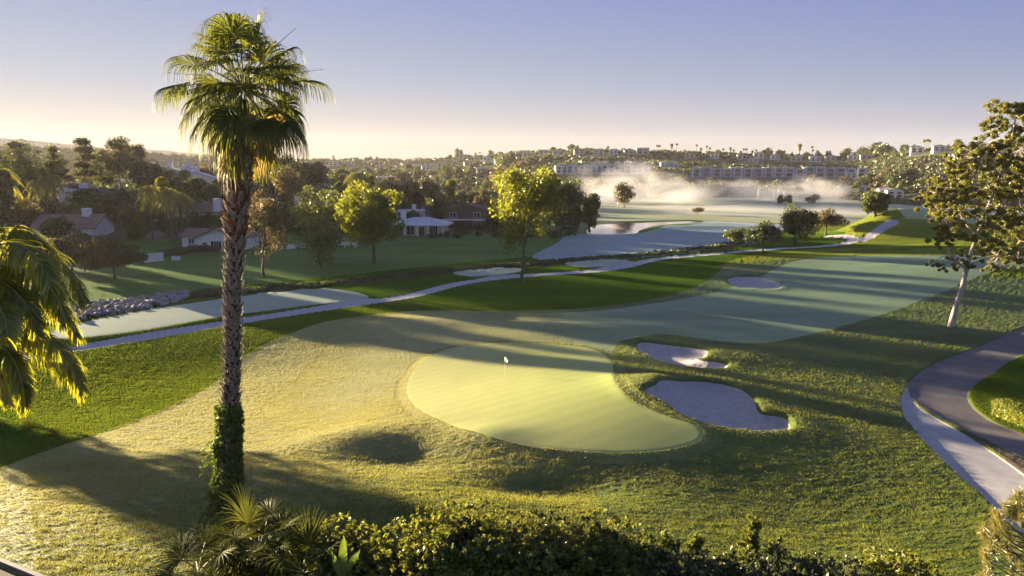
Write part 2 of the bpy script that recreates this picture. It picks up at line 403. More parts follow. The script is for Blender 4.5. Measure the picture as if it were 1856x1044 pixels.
G_TEE3 = outline([(1025, 479), (1060, 473), (1110, 472), (1142, 475), (1130, 482), (1080, 486), (1040, 485)])
G_POND = outline([(1068, 421), (1078, 407), (1130, 404), (1250, 400), (1330, 401), (1400, 404), (1440, 408), (1420, 414), (1370, 407), (1300, 402), (1200, 406), (1160, 413), (1150, 420)])
G_MEAD = np.array([(p.x, p.y) for p in [unproj(*q) for q in [(1060, 402), (1250, 398), (1430, 404), (1520, 404), (1640, 398), (1750, 404), (2300, 420), (2300, 366), (1700, 362), (1400, 356), (1040, 356)]]])
G_BUNK = [outline([(1158, 620), (1200, 622), (1275, 632), (1280, 644), (1262, 648), (1278, 652), (1316, 658), (1312, 666), (1280, 667), (1230, 662), (1190, 650), (1160, 635)]),
          outline([(1168, 706), (1190, 692), (1200, 685), (1260, 687), (1330, 697), (1358, 712), (1368, 726), (1378, 744), (1420, 752), (1432, 766), (1425, 776), (1370, 778), (1290, 768), (1240, 750), (1210, 728)]),
          outline([(1320, 509), (1325, 503), (1360, 500), (1400, 507), (1416, 516), (1405, 523), (1370, 522), (1340, 520)])]
L_PATH = line([(-700, 770), (-300, 706), (0, 652), (145, 629), (400, 587), (600, 557), (740, 536), (840, 512), (950, 499), (1060, 492), (1130, 483), (1190, 469), (1290, 460), (1400, 451), (1490, 446), (1535, 440), (1546, 433), (1530, 428), (1500, 428)])
L_PATH2 = line([(1560, 436), (1580, 426), (1600, 412), (1620, 402)])
G_ASPH = outline([(2100, 520), (1950, 560), (1856, 592), (1780, 625), (1700, 655), (1660, 678), (1642, 700), (1650, 718), (1675, 738), (1705, 757), (1745, 777), (1800, 802), (1860, 832), (2000, 900), (2100, 880), (1950, 820), (1856, 786), (1790, 757), (1758, 727), (1760, 703), (1795, 678), (1856, 641), (1980, 600), (2130, 560)])
G_CONC = outline([(1636, 712), (1632, 728), (1642, 757), (1680, 802), (1730, 852), (1778, 893), (1830, 945), (1890, 985), (1960, 950), (1870, 868), (1800, 818), (1745, 783), (1700, 758), (1668, 738), (1650, 716), (1645, 700)])
G_DIRT = outline([(1745, 779), (1800, 804), (1860, 834), (1920, 862), (1930, 905), (1860, 862), (1800, 815)])
G_ROADL = np.array([(-60, 8), (-18.5, 8), (-14.3, 17.9), (-16.5, 20.1), (-60, 34)])
_a, _b = unproj(-2, 1024), unproj(62, 1050)
G_ROADL = np.array([(_a.x - 40 * (_b.x - _a.x), _a.y - 40 * (_b.y - _a.y)), (_a.x, _a.y), (_b.x, _b.y), (_b.x + 3 * (_b.x - _a.x), _b.y + 3 * (_b.y - _a.y)), (_b.x - 2, 2), (-80, 2)])
L_DITCH = line([(-100, 592), (90, 572), (210, 556), (340, 537), (430, 528), (600, 514), (740, 498), (850, 487), (960, 479), (1060, 470), (1180, 461), (1290, 448), (1335, 441), (1400, 432)])
G_LAWNR = outline([(1856, 640), (1795, 678), (1762, 703), (1760, 727), (1792, 757), (1856, 786), (2100, 880), (2250, 700)])

# ------------------------------------------------------------------ the ground sheet: fine polar grid, cut along the outlines
px_cols = np.concatenate([np.linspace(-2600, -250, 60, endpoint=False), np.linspace(-250, -20, 60, endpoint=False), np.linspace(-20, 1876, 1060, endpoint=False), np.linspace(1876, 2100, 60, endpoint=False), np.linspace(2100, 4500, 60)])
rows = [2.0]
while rows[-1] < 2700:
    y = rows[-1]
    if y < 16: s_ = .6
    elif y < 150: s_ = max(.07, y * y / 11500 * 1.05)
    else: s_ = 2.2 if y < 900 else (6 if y < 1300 else 30)
    rows.append(y + s_)
rows = np.array(rows)
aa = (px_cols - 928) / 1318
GX, GY = np.meshgrid(aa, rows); GX = GX * np.maximum(GY, 14)
nr, nc = GX.shape
X = GX.ravel(); Y = GY.ravel(); Q = np.stack([X, Y], 1)
Z = terrain(X, Y)
S = {}
S['green'] = sdf(Q, G_GREEN); S['fair'] = sdf(Q, G_FAIR); S['lawn'] = sdf(Q, G_LAWN, pad=1)
S['farf'] = sdf(Q, G_FARF); S['pond'] = sdf(Q, G_POND); S['mead'] = sdf(Q, G_MEAD, pad=1)
for i, g in enumerate((G_TEE1, G_TEE2, G_TEE3)): S['tee%d' % i] = sdf(Q, g)
for i, g in enumerate(G_BUNK): S['bunk%d' % i] = sdf(Q, g)
S['path'] = sdf(Q, L_PATH, False, 1.3); S['path2'] = sdf(Q, L_PATH2, False, 1.3)
S['asph'] = sdf(Q, G_ASPH); S['conc'] = sdf(Q, G_CONC); S['dirt'] = sdf(Q, G_DIRT); S['roadl'] = sdf(Q, G_ROADL)
S['lawnr'] = sdf(Q, G_LAWNR)
S['ditch'] = sdf(Q, L_DITCH, False, 2.2)
pxv = 928 + 1318 * X / np.maximum(Y, 4)
S['fair'] = S['fair'] + .35 * fbm(X * .9, Y * .9, 3)
S['collar'] = S['green'] - 1.0 - .25 * fbm(X * .8, Y * .8, 2)
# band signed functions
yfoot = np.interp(pxv, RIDGE_PX, FOOT_Y)
S['hill'] = (yfoot - 25 - Y); S['mount'] = 1500 - Y
yl = np.interp(pxv, [-3000, 300, 500, 700, 900, 1010, 1011], [150, 165, 178, 190, 200, 215, 150])
S['leftbush'] = np.where(pxv < 1060, yl - Y, 1e3)
yb = np.interp(pxv, [1290, 1330, 1430, 1560, 1700, 1856, 2400], [150, 128, 137, 142, 124, 112, 105])
S['back'] = np.where(pxv > 1285, yb - Y, 1e3)
# the left course beyond the ditch
yd = np.interp(pxv, [928 + 1318 * p[0] / p[1] for p in L_DITCH], [p[1] for p in L_DITCH])
S['leftc'] = np.where(pxv < 1330, yd - Y, 1e3)
# shape the ground with the regions
path_any = np.minimum.reduce([S[k] for k in ('path', 'path2', 'asph', 'conc', 'roadl')])
smooth_any = np.minimum.reduce([S[k] for k in ('green', 'fair', 'farf', 'pond', 'tee0', 'tee1', 'tee2', 'bunk0', 'bunk1', 'bunk2', 'path', 'path2', 'asph', 'conc', 'roadl')])
tuft = sstep(0, .5, smooth_any) * (1 - sstep(120, 190, Y))
lawnish = 1 - sstep(-.6, .6, np.minimum(S['lawn'], S['lawnr']))
rnear = .45 * fbm(X * .5, Y * 1.1, 3) + .9 * fbm(X * 2.2 + .6 * Y, Y * 6.5, 4)
rfine = fbm(X * 5, Y * 13, 2)
amp = .06 * (1 + .15 * sstep(6, 18, X)) * (1 - .6 * lawnish) * (1 - .1 * (1 - sstep(24, 55, Y)))
_dw = 1 - .45 * (1 - sstep(-8, 10, X + 15 * fbm(X / 16, Y / 16, 3))) * sstep(30, 45, Y)
Z = Z + _dw * tuft * (amp * rnear + .45 * amp * rfine)
Z = Z + .10 * lawnish * (1 - sstep(.0, 1.0, -np.minimum(S['lawn'], 0))) * 0
Z = Z - .10 * (1 - sstep(-.05, .15, path_any)) 
for i, dp in enumerate((.6, .85, .5)):
    s_ = S['bunk%d' % i]
    Z = Z - dp * (.75 * (1 - sstep(-.55, .4, s_)) + .25 * (1 - sstep(-1.8, -.1, s_))) + .10 * np.exp(-((s_ - .8) / .9) ** 2) * (s_ < 6)
    Z = Z + np.where(s_ < 0, .05 * fbm(X * 1.3, Y * 1.3, 3), 0)
for i in range(3): Z = Z + .25 * (1 - sstep(-.2, 1.6, S['tee%d' % i]))
Z = Z + .12 * (1 - sstep(-.3, .8, S['green'])) 
Z = Z - (1.3 * (1 - sstep(-2.2, .8, S['ditch'])) + .3 * (S['ditch'] < 3) * fbm(X, Y, 3))
Z = np.where(S['pond'] < 5, Z - (Z + .5) * (1 - sstep(-.5, 4.5, S['pond'])), Z)
zg = Z.reshape(nr, nc)
P3 = np.stack([X.reshape(nr, nc), Y.reshape(nr, nc), zg], -1)
du = np.gradient(P3, axis=1); dv = np.gradient(P3, axis=0)
N3 = np.cross(du, dv); N3 /= np.linalg.norm(N3, axis=-1)[..., None] + 1e-12
keys = list(S)
ATT = np.concatenate([P3.reshape(-1, 3), N3.reshape(-1, 3), np.stack([S[k] for k in keys], 1)], 1)
i = (np.arange(nr - 1)[:, None] * nc + np.arange(nc - 1)[None]).ravel()
TRI = np.concatenate([np.stack([i, i + 1, i + nc + 1], 1), np.stack([i, i + nc + 1, i + nc], 1)])
def split(tri, key):
    """-> triangles inside (value<0), triangles outside; cut exactly on the zero line"""
    global ATT
    k = 6 + keys.index(key); s_ = ATT[:, k][tri]; neg = s_ < 0; c = neg.sum(1)
    ins = [tri[c == 3]]; outs = [tri[c == 0]]
    for want, lone_neg in ((1, True), (2, False)):
        t = tri[c == want]
        if not len(t): continue
        ng = neg[c == want]; lone = ng if lone_neg else ~ng
        j = np.argmax(lone, 1); r = np.arange(len(t))
        a = t[r, j]; b = t[r, (j + 1) % 3]; d = t[r, (j + 2) % 3]
        def cut(p, q):
            global ATT
            sp_, sq = ATT[p, k], ATT[q, k]; w = np.clip(sp_ / (sp_ - sq), .001, .999)[:, None]
            nv = ATT[p] * (1 - w) + ATT[q] * w; nv[:, k] = 0
            base = len(ATT); ATT = np.concatenate([ATT, nv]); return base + np.arange(len(p))
        ab = cut(a, b); ad = cut(a, d)
        A1 = np.stack([a, ab, ad], 1); B1 = np.concatenate([np.stack([ab, b, d], 1), np.stack([ab, d, ad], 1)])
        (ins if lone_neg else outs).append(A1); (outs if lone_neg else ins).append(B1)
    return np.concatenate(ins), np.concatenate(outs)
def ground_obj(name, tri, m, fl=None, cat=None, label=None, group=None):
    if not len(tri): return
    u, inv = np.unique(tri, return_inverse=True); inv = inv.reshape(-1, 3)
    A = ATT[u]; V = A[:, :3].copy()
    if fl is not None: V[:, 2] = fl
    me = bpy.data.meshes.new(name)
    me.vertices.add(len(V)); me.vertices.foreach_set("co", V.astype(np.float32).ravel())
    me.loops.add(inv.size); me.loops.foreach_set("vertex_index", inv.astype(np.int32).ravel())
    me.polygons.add(len(inv)); me.polygons.foreach_set("loop_start", (np.arange(len(inv)) * 3).astype(np.int32))
    me.polygons.foreach_set("use_smooth", np.ones(len(inv), bool))
    me.update(calc_edges=True)
    if fl is None:
        nn = A[:, 3:6]; nn = nn / (np.linalg.norm(nn, axis=1)[:, None] + 1e-9)
        me.normals_split_custom_set_from_vertices(nn.tolist())
    me.materials.append(m)
    o = bpy.data.objects.new(name, me); col.objects.link(o); tag(o, label, cat, group, 'structure')
    return o
rest = TRI
inn, rest = split(rest, 'mount'); ground_obj('mountain', inn, M['mount'])
inn, rest = split(rest, 'hill'); ground_obj('hill', inn, M['hill'])
for k, nm, mm in (('conc', 'concrete_path', 'concrete'), ('asph', 'asphalt_path', 'asphalt'), ('path', 'cart_path', 'path'), ('path2', 'cart_path', 'path'), ('roadl', 'road', 'dirt'), ('dirt', 'dirt_strip', 'dirt'), ('bunk0', 'sand_bunker', 'sand'), ('bunk1', 'sand_bunker', 'sand'), ('bunk2', 'sand_bunker', 'sand')):
    inn, rest = split(rest, k); ground_obj(nm, inn, M[mm])
wm, nt, b = mat('pond_water'); b.inputs['Base Color'].default_value = (.03, .035, .035, 1); b.inputs['Roughness'].default_value = .06
bump(nt, noise(nt, 1.5, 3, .6, stretch=(.6, 1.6, 1)), b, .12, .03)
inn, rest = split(rest, 'pond'); ground_obj('pond_water', inn, wm, fl=-.34)
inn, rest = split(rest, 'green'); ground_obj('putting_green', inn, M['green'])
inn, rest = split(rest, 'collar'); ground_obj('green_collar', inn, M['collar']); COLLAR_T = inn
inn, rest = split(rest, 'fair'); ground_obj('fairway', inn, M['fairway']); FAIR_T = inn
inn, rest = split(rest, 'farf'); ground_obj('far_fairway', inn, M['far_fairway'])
for i in range(3):
    inn, rest = split(rest, 'tee%d' % i); ground_obj('tee_box', inn, M['tee'])
inn, rest = split(rest, 'ditch'); ground_obj('ditch_bank', inn, M['brush'])
inn, rest = split(rest, 'lawn'); a_ = inn
inn, rest = split(rest, 'lawnr'); LAWN_T = np.concatenate([a_, inn]); ground_obj('lawn', LAWN_T, M['lawn'])
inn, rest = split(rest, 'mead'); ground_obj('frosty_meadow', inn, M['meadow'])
inn, rest = split(rest, 'leftbush'); ground_obj('neighbourhood_ground', inn, M['hill'])
inn, rest = split(rest, 'leftc'); ground_obj('left_lawn', inn, M['leftlawn'])
inn, rest = split(rest, 'back'); ground_obj('back_rough', inn, M['backrough'])
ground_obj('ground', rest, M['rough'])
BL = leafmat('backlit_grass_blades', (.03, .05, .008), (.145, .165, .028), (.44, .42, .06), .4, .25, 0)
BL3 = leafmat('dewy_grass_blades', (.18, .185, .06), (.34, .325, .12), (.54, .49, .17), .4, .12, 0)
BL2 = leafmat('green_grass_blades', (.035, .06, .008), (.10, .14, .02), (.3, .34, .03), .4, .12, 0)
def blades(name, label, tri, n, hgt, m, seed, ymax):
    """short grass blades standing on the rough ground nearest to the camera"""
    rg = np.random.default_rng(seed); T_ = tri[(ATT[tri[:, 0], 1] < ymax) & (ATT[tri[:, 0], 1] > 17) & (np.abs(ATT[tri[:, 0], 0] / ATT[tri[:, 0], 1]) < .9)]
    pick = T_[rg.integers(0, len(T_), n)]; w_ = rg.dirichlet((1, 1, 1), n)[..., None]; c = (ATT[pick, :3] * w_).sum(1)
    g = vnoise(c[:, 0] * 1.6, c[:, 1] * 3.2) + .5; h = (hgt * (.5 + .9 * g) * (.6 + .7 * rg.random(n)) * np.clip(c[:, 1] / 40, .8, 1.5))[:, None]
    a = rg.random(n) * 6.283; sd = np.stack([np.cos(a), np.sin(a), 0 * a], 1); la = vnoise(c[:, 0] * .4 + 50, c[:, 1] * .8) * 6 + rg.normal(size=n) * .5
    ln = np.stack([np.cos(la), np.sin(la), 0 * la], 1) * (.5 + .6 * rg.random(n))[:, None]; tp = c + np.array([0, 0, 1.]) * h + ln * h
    wd = .011 * np.clip(c[:, 1] / 28, .8, 2.2)[:, None]
    V = np.stack([c - sd * wd - [0, 0, .02], c + sd * wd - [0, 0, .02], tp + sd * wd * .35, tp - sd * wd * .35], 1).reshape(-1, 3)
    k = MB(); k.add(V, np.arange(4 * n).reshape(n, 4)); tag(k.build(name, m), label, 'grass', None, 'stuff')
RC = np.concatenate([rest, COLLAR_T])
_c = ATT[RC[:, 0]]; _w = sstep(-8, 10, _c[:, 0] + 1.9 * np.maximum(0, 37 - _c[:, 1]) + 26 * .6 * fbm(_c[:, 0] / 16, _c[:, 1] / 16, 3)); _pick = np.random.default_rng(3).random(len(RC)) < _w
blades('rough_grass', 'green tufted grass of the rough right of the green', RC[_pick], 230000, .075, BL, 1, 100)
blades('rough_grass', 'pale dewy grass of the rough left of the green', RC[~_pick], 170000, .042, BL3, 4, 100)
_f = ATT[FAIR_T[:, 0]]; _fe = FAIR_T[(_f[:, 0] < 6) & (np.random.default_rng(5).random(len(_f)) < np.clip(1.25 + _f[:, 6 + keys.index('fair')] / 6, .25, 1))]
blades('apron_grass', 'short pale grass of the apron left of the green', _fe, 80000, .03, BL3, 7, 90)
_n = RC[(_c[:, 1] < 38) & (_c[:, 0] < 4)]; blades('rough_grass', 'golden green tufts of the rough at the bottom left', _n, 90000, .085, leafmat('olive_gold_grass_blades', (.10, .11, .025), (.27, .25, .06), (.55, .5, .1), .42, .12, 0), 6, 40)
blades('lawn_grass', 'dark green grass of the lawn beyond the rough', LAWN_T, 130000, .06, BL2, 2, 95)
print('ground', len(ATT), len(TRI))
# ------------------------------------------------------------------ foliage kit
def leaves(mb, C, Rr, n, size, rg, flat=1.0, aspect=1.6, shell=.35, up=0.0, mi=0, hang=0.0):
    """n small leaf faces scattered through a clump at C with radii Rr"""
    d = rg.normal(size=(n, 3)); d /= np.linalg.norm(d, axis=1)[:, None]
    r = shell + (1 - shell) * rg.random(n) ** .6
    Rr = np.broadcast_to(np.asarray(Rr, float), (3,))
    c = np.asarray(C, float) + d * r[:, None] * Rr
    a = rg.normal(size=(n, 3)); a[:, 2] = a[:, 2] * flat - hang * 2.5; a += up * d; a /= np.linalg.norm(a, axis=1)[:, None]
    b = rg.normal(size=(n, 3)); b -= a * (a * b).sum(1)[:, None]; b /= np.linalg.norm(b, axis=1)[:, None]
    s_ = size * (.6 + .8 * rg.random(n))[:, None]
    V = np.stack([c - a * s_ * aspect * .5, c + b * s_ * .42, c + a * s_ * aspect * .5, c - b * s_ * .42], 1).reshape(-1, 3)
    mb.add(V, np.arange(4 * n).reshape(n, 4), mi)
def limb(mb, p0, p1, r0, r1, rg, n=5, wob=.06, sag=0, seg=6):
    p0 = np.asarray(p0, float); p1 = np.asarray(p1, float); L = np.linalg.norm(p1 - p0)
    t = np.linspace(0, 1, n)[:, None]; P = p0 + (p1 - p0) * t
    w = rg.normal(size=(n, 3)) * wob * L; w[0] = 0; w[-1] = 0; P = P + w
    P[:, 2] += sag * L * (np.sin(np.pi * t[:, 0]))
    mb.tube(P, np.linspace(r0, r1, n), seg); return P
def grow_tree(H, W, base, kind='round', seed=1, nclump=46, per=150, leaf=.22, lean=(0, 0), tr=None, forks=1, sparse=0, D=None, hang=0):
    """trunk and crown meshes of one tree, standing at the origin"""
    rg = np.random.default_rng(seed); tb = MB(); cb = MB()
    D = D or W; tr = tr or max(.08, H * .022); lx, ly = lean
    zc = (H + base) / 2; hz = (H - base) / 2
    top = np.array([lx, ly, base + .35 * (H - base)])
    cl = []
    for k in range(nclump):
        for _ in range(40):
            u = rg.normal(size=3); u /= np.linalg.norm(u); r = rg.random() ** .38
            if kind == 'umbrella':
                u[2] = abs(u[2]) if rg.random() < .8 else u[2] * .3; p = np.array([u[0] * W / 2 * r, u[1] * D / 2 * r, base + hz * .5 + u[2] * hz * 1.5 * r])
            elif kind == 'cone':
                h = rg.random() ** .8; rr = (1 - h) ** .8 * r; an = rg.random() * 6.28
                p = np.array([math.cos(an) * W / 2 * rr, math.sin(an) * D / 2 * rr, base + h * (H - base)])
            elif kind == 'vase':
                h = rg.random() ** .75; rr = (.25 + .75 * math.sin(min(1, h * 1.25) * 2.0)) * r; an = rg.random() * 6.28
                p = np.array([math.cos(an) * W / 2 * rr, math.sin(an) * D / 2 * rr, base + h * (H - base)])
            elif kind == 'pine':
                h = rg.random(); tier = round(h * 5) / 5; rr = (1.05 - .65 * tier) * r; an = rg.random() * 6.28
                p = np.array([math.cos(an) * W / 2 * rr, math.sin(an) * D / 2 * rr, base + (tier * .92 + .05 * rg.random()) * (H - base)])
            else:
                p = np.array([u[0] * W / 2 * r, u[1] * D / 2 * r, zc + u[2] * hz * r])
            g = vnoise(np.array([p[0] * 2.2 / W * 2 + seed * 3.7]), np.array([p[2] * 4 / H + p[1] / D * 3 + seed]))[0]
            if g > -.18 + sparse * .25 or kind in ('cone',): break
        p[:2] += np.array([lx, ly]) * (p[2] / H)
        cl.append(p)
    cr = (W * .5 + hz) * .5 * 2.1 / nclump ** .42
    P = limb(tb, (0, 0, -.3), top, tr * 1.15, tr * .62, rg, 7, .02, seg=9)
    tb.tube([(0, 0, -.25), (0, 0, .12), (0, 0, .5)], [tr * 1.9, tr * 1.45, tr * 1.05], 9)
    mains = []
    for k in range(4 + forks):
        an = k * 2.4 + rg.random(); q = top + np.array([math.cos(an) * W * .22, math.sin(an) * D * .22, (H - top[2]) * (.35 + .4 * rg.random())])
        st = P[3 + k % 4] if forks > 1 else P[4 + k % 3]
        mains.append(limb(tb, st, q, tr * .55, tr * .2, rg, 5, .05))
    for p in cl:
        best = min((np.linalg.norm(m - p) + (3 if m[2] > p[2] else 0), tuple(m)) for mm in mains for m in mm[1:])[1]
        limb(tb, best, p, tr * .2, tr * .05, rg, 4, .07, seg=4)
        rr = cr * (.65 + .6 * rg.random())
        fl = .62 if kind in ('umbrella', 'pine') else .85
        leaves(cb, p, (rr, rr, rr * fl), int(per * (.7 + .6 * rg.random())), leaf, rg, shell=.25, hang=hang)
    return tb, cb
BARK = plain('grey_brown_bark', (.16, .12, .09), (.07, .05, .04), 3, .9, .8, .03, stretch=(3, 3, .6))
BARKW = plain('pale_smooth_bark', (.55, .47, .40), (.25, .20, .17), .9, .7, .3, .02, stretch=(2, 2, .8))
BARKP = plain('palm_trunk_bark', (.24, .18, .13), (.10, .07, .05), 6, .95, .8, .04)
L = {}
L['lime'] = leafmat('yellow_green_leaves', (.022, .048, .005), (.13, .18, .010), (.48, .46, .014), .42)
L['olive'] = leafmat('olive_leaves', (.022, .04, .010), (.08, .11, .022), (.26, .28, .04), .34)
L['dark'] = leafmat('dark_green_leaves', (.018, .032, .012), (.06, .08, .025), (.18, .22, .05), .3)
L['pine'] = leafmat('pine_needles', (.02, .03, .014), (.075, .08, .03), (.22, .2, .06), .3)
L['rust'] = leafmat('rusty_olive_leaves', (.035, .034, .018), (.12, .10, .04), (.32, .23, .07), .32)
L['euc'] = leafmat('gum_tree_leaves', (.03, .048, .008), (.16, .165, .022), (.46, .40, .035), .42)
L['shrub'] = leafmat('shrub_leaves', (.014, .032, .004), (.10, .135, .012), (.42, .40, .028), .38, .8, .1)
L['hedge'] = leafmat('hedge_leaves', (.05, .07, .01), (.2, .22, .02), (.5, .5, .03), .35, 1, .1)
L['palm'] = leafmat('palm_blades', (.035, .05, .012), (.075, .105, .015), (.34, .34, .03), .38, .6, .06)
L['lowpalm'] = leafmat('low_palm_blades', (.016, .028, .006), (.06, .075, .012), (.25, .24, .03), .22, 1.2, .02)
L['farpalm'] = leafmat('sunlit_palm_crown_leaves', (.06, .07, .012), (.18, .18, .03), (.55, .48, .05), .45, .6, .1)  # lighter than the palm blades, with sunlight put into the leaf colour
L['dead'] = leafmat('dead_palm_blades', (.14, .09, .03), (.36, .24, .06), (.62, .42, .10), .5)
L['ivy'] = leafmat('ivy_leaves', (.02, .045, .006), (.09, .15, .015), (.3, .38, .03), .32, 2, .12)
L['scrub'] = leafmat('hillside_scrub_leaves', (.018, .026, .010), (.085, .09, .024), (.15, .15, .04), .2, .03)
NUM = ['', 'second ', 'third ', 'fourth ', 'fifth ', 'sixth ', 'seventh ', 'eighth ', 'ninth ', 'tenth ', 'eleventh ', 'twelfth ', 'thirteenth ', 'fourteenth ', 'fifteenth ', 'sixteenth ', 'seventeenth ', 'eighteenth ', 'nineteenth ', 'twentieth ']
def nth(i): return NUM[i] if i < 20 else ['twenty-', 'thirty-', 'forty-', 'fifty-', 'sixty-'][i // 10 - 2] + ['first ', 'second ', 'third ', 'fourth ', 'fifth ', 'sixth ', 'seventh ', 'eighth ', 'ninth ', 'tenth '][i % 10]
def spot(px, py=None, Y=None):
    if Y is None: return unproj(px, py)
    for _ in range(3):
        p = on_ray(px, py if py else 330, Y)
    x = (px - 928) / 1318 * Y; return Vector((x, Y, th(x, Y)))
def tree(name, label, px, py, ptop, wpx, kind='round', leafk='olive', base=.25, Y=None, seed=1, cat='tree', bark=None, group=None, dx=0, **k):
    p = spot(px, py, Y); H = max(2., zray(ptop, p.y) - p.z); W = wpx * p.y / 1318
    t = empty(name, p, 0, label, cat, group)
    tb, cb = grow_tree(H, W, H * base, kind, seed, lean=(dx * p.y / 1318, 0), **k)
    tb.build('trunk', bark or BARK, t, True); cb.build('crown', L[leafk], t)
    return t

# --- trees on the course
tree('tree', 'tall slender tree with yellow-green leaves beside the cart path, its trunk bare', 948, 512, 317, 122, 'vase', 'lime', .2, seed=4, nclump=76, per=125, leaf=.34, tr=.26, D=9, sparse=.6)
tree('tree', 'full round tree with bright yellow-green crown on the left lawn, trunk forking low', 678, 477, 326, 112, 'round', 'lime', .24, seed=12, nclump=60, per=190, leaf=.36, tr=.3, forks=3, sparse=.4)
tree('tree', 'drooping tree with two pale stems on the left lawn between two others', 582, 487, 350, 74, 'vase', 'olive', .12, seed=23, nclump=34, per=120, leaf=.28, tr=.18, forks=2, hang=.4, sparse=.8, dx=-6)
tree('tree', 'shaded brown-green tree just right of the tall palm trunk', 478, 500, 362, 88, 'round', 'rust', .24, seed=31, nclump=44, per=110, leaf=.28, tr=.2, forks=3, sparse=.8)
for k, (px, w, sd) in enumerate(((132, 86, 41), (208, 100, 42))):
    tree('willow_tree', ['left of the two low weeping trees above the rocks', 'right of the two low weeping trees above the rocks'][k], px, 500 + 6 * k, 424 - 0 * k, w, 'umbrella', 'rust', .22, seed=sd, nclump=56, per=240, leaf=.3, tr=.16, hang=1.2, forks=3, group='weeping trees by the rocks')
tree('tree', 'dark olive upright tree on green bank beside the curving cart path', 1440, 446, 365, 62, 'round', 'olive', .2, seed=51, nclump=46, per=150, leaf=.3, tr=.22, sparse=.5)
tree('leaning_tree', 'dark spreading small tree beside cart path with short upright trunk', 1382, 462, 404, 66, 'umbrella', 'dark', .38, seed=52, nclump=30, per=150, leaf=.28, tr=.18, D=6)
t = tree('leaning_tree', 'small tree with bare trunk leaning steeply right over the cart path', 1314, 458, 412, 44, 'umbrella', 'olive', .45, seed=53, nclump=18, per=110, leaf=.26, tr=.14, dx=34, D=4)
tree('tree', 'wide multi-stemmed tree with reddish crown left of the sloping path', 1497, 426, 378, 60, 'umbrella', 'rust', .3, seed=54, nclump=40, per=120, leaf=.3, tr=.18, forks=3)
tree('tree', 'round dense dome-shaped tree standing alone on the far meadow', 1586, 391, 349, 46, 'round', 'olive', .12, seed=55, nclump=50, per=120, leaf=.42, tr=.3)
tree('tree', 'slim brownish tree standing in the morning mist', 1131, 377, 332, 30, 'round', 'rust', .2, seed=56, nclump=30, per=90, leaf=.5, tr=.3, sparse=.4)
tree('tree', 'tiny flat-topped tree alone on the misty meadow', 1264, 389, 377, 26, 'umbrella', 'rust', .4, seed=57, nclump=16, per=60, leaf=.32, tr=.14)
for k, (px, py, pt, w, sd, lk, bs) in enumerate(((985, 420, 322, 48, 61, 'pine', .1), (1018, 419, 324, 42, 62, 'olive', .08), (1046, 420, 330, 44, 63, 'dark', .1), (1068, 419, 352, 34, 64, 'dark', .12))):
    tree('tree', ['leftmost tree of the dark grove at the pond', 'second tree of the dark grove, its left edge sunlit', 'third and densest tree of the dark grove at the pond', 'rightmost lower tree of the dark grove beside the pond water'][k], px, py, pt, w, 'round', lk, bs, seed=sd, nclump=44, per=120, leaf=.45, tr=.3, group='dark trees beside the pond')
tree('bare_tree', 'thin half-bare tree with brown twigs behind the slender yellow-green tree', 928, None, 308, 74, 'vase', 'rust', .35, Y=190, seed=66, nclump=50, per=40, leaf=.35, tr=.22, sparse=.5)
tree('tree', 'small broad tree in the shade at right edge behind the gum tree', 1846, 470, 395, 70, 'round', 'euc', .25, seed=67, nclump=36, per=120, leaf=.3, tr=.2)

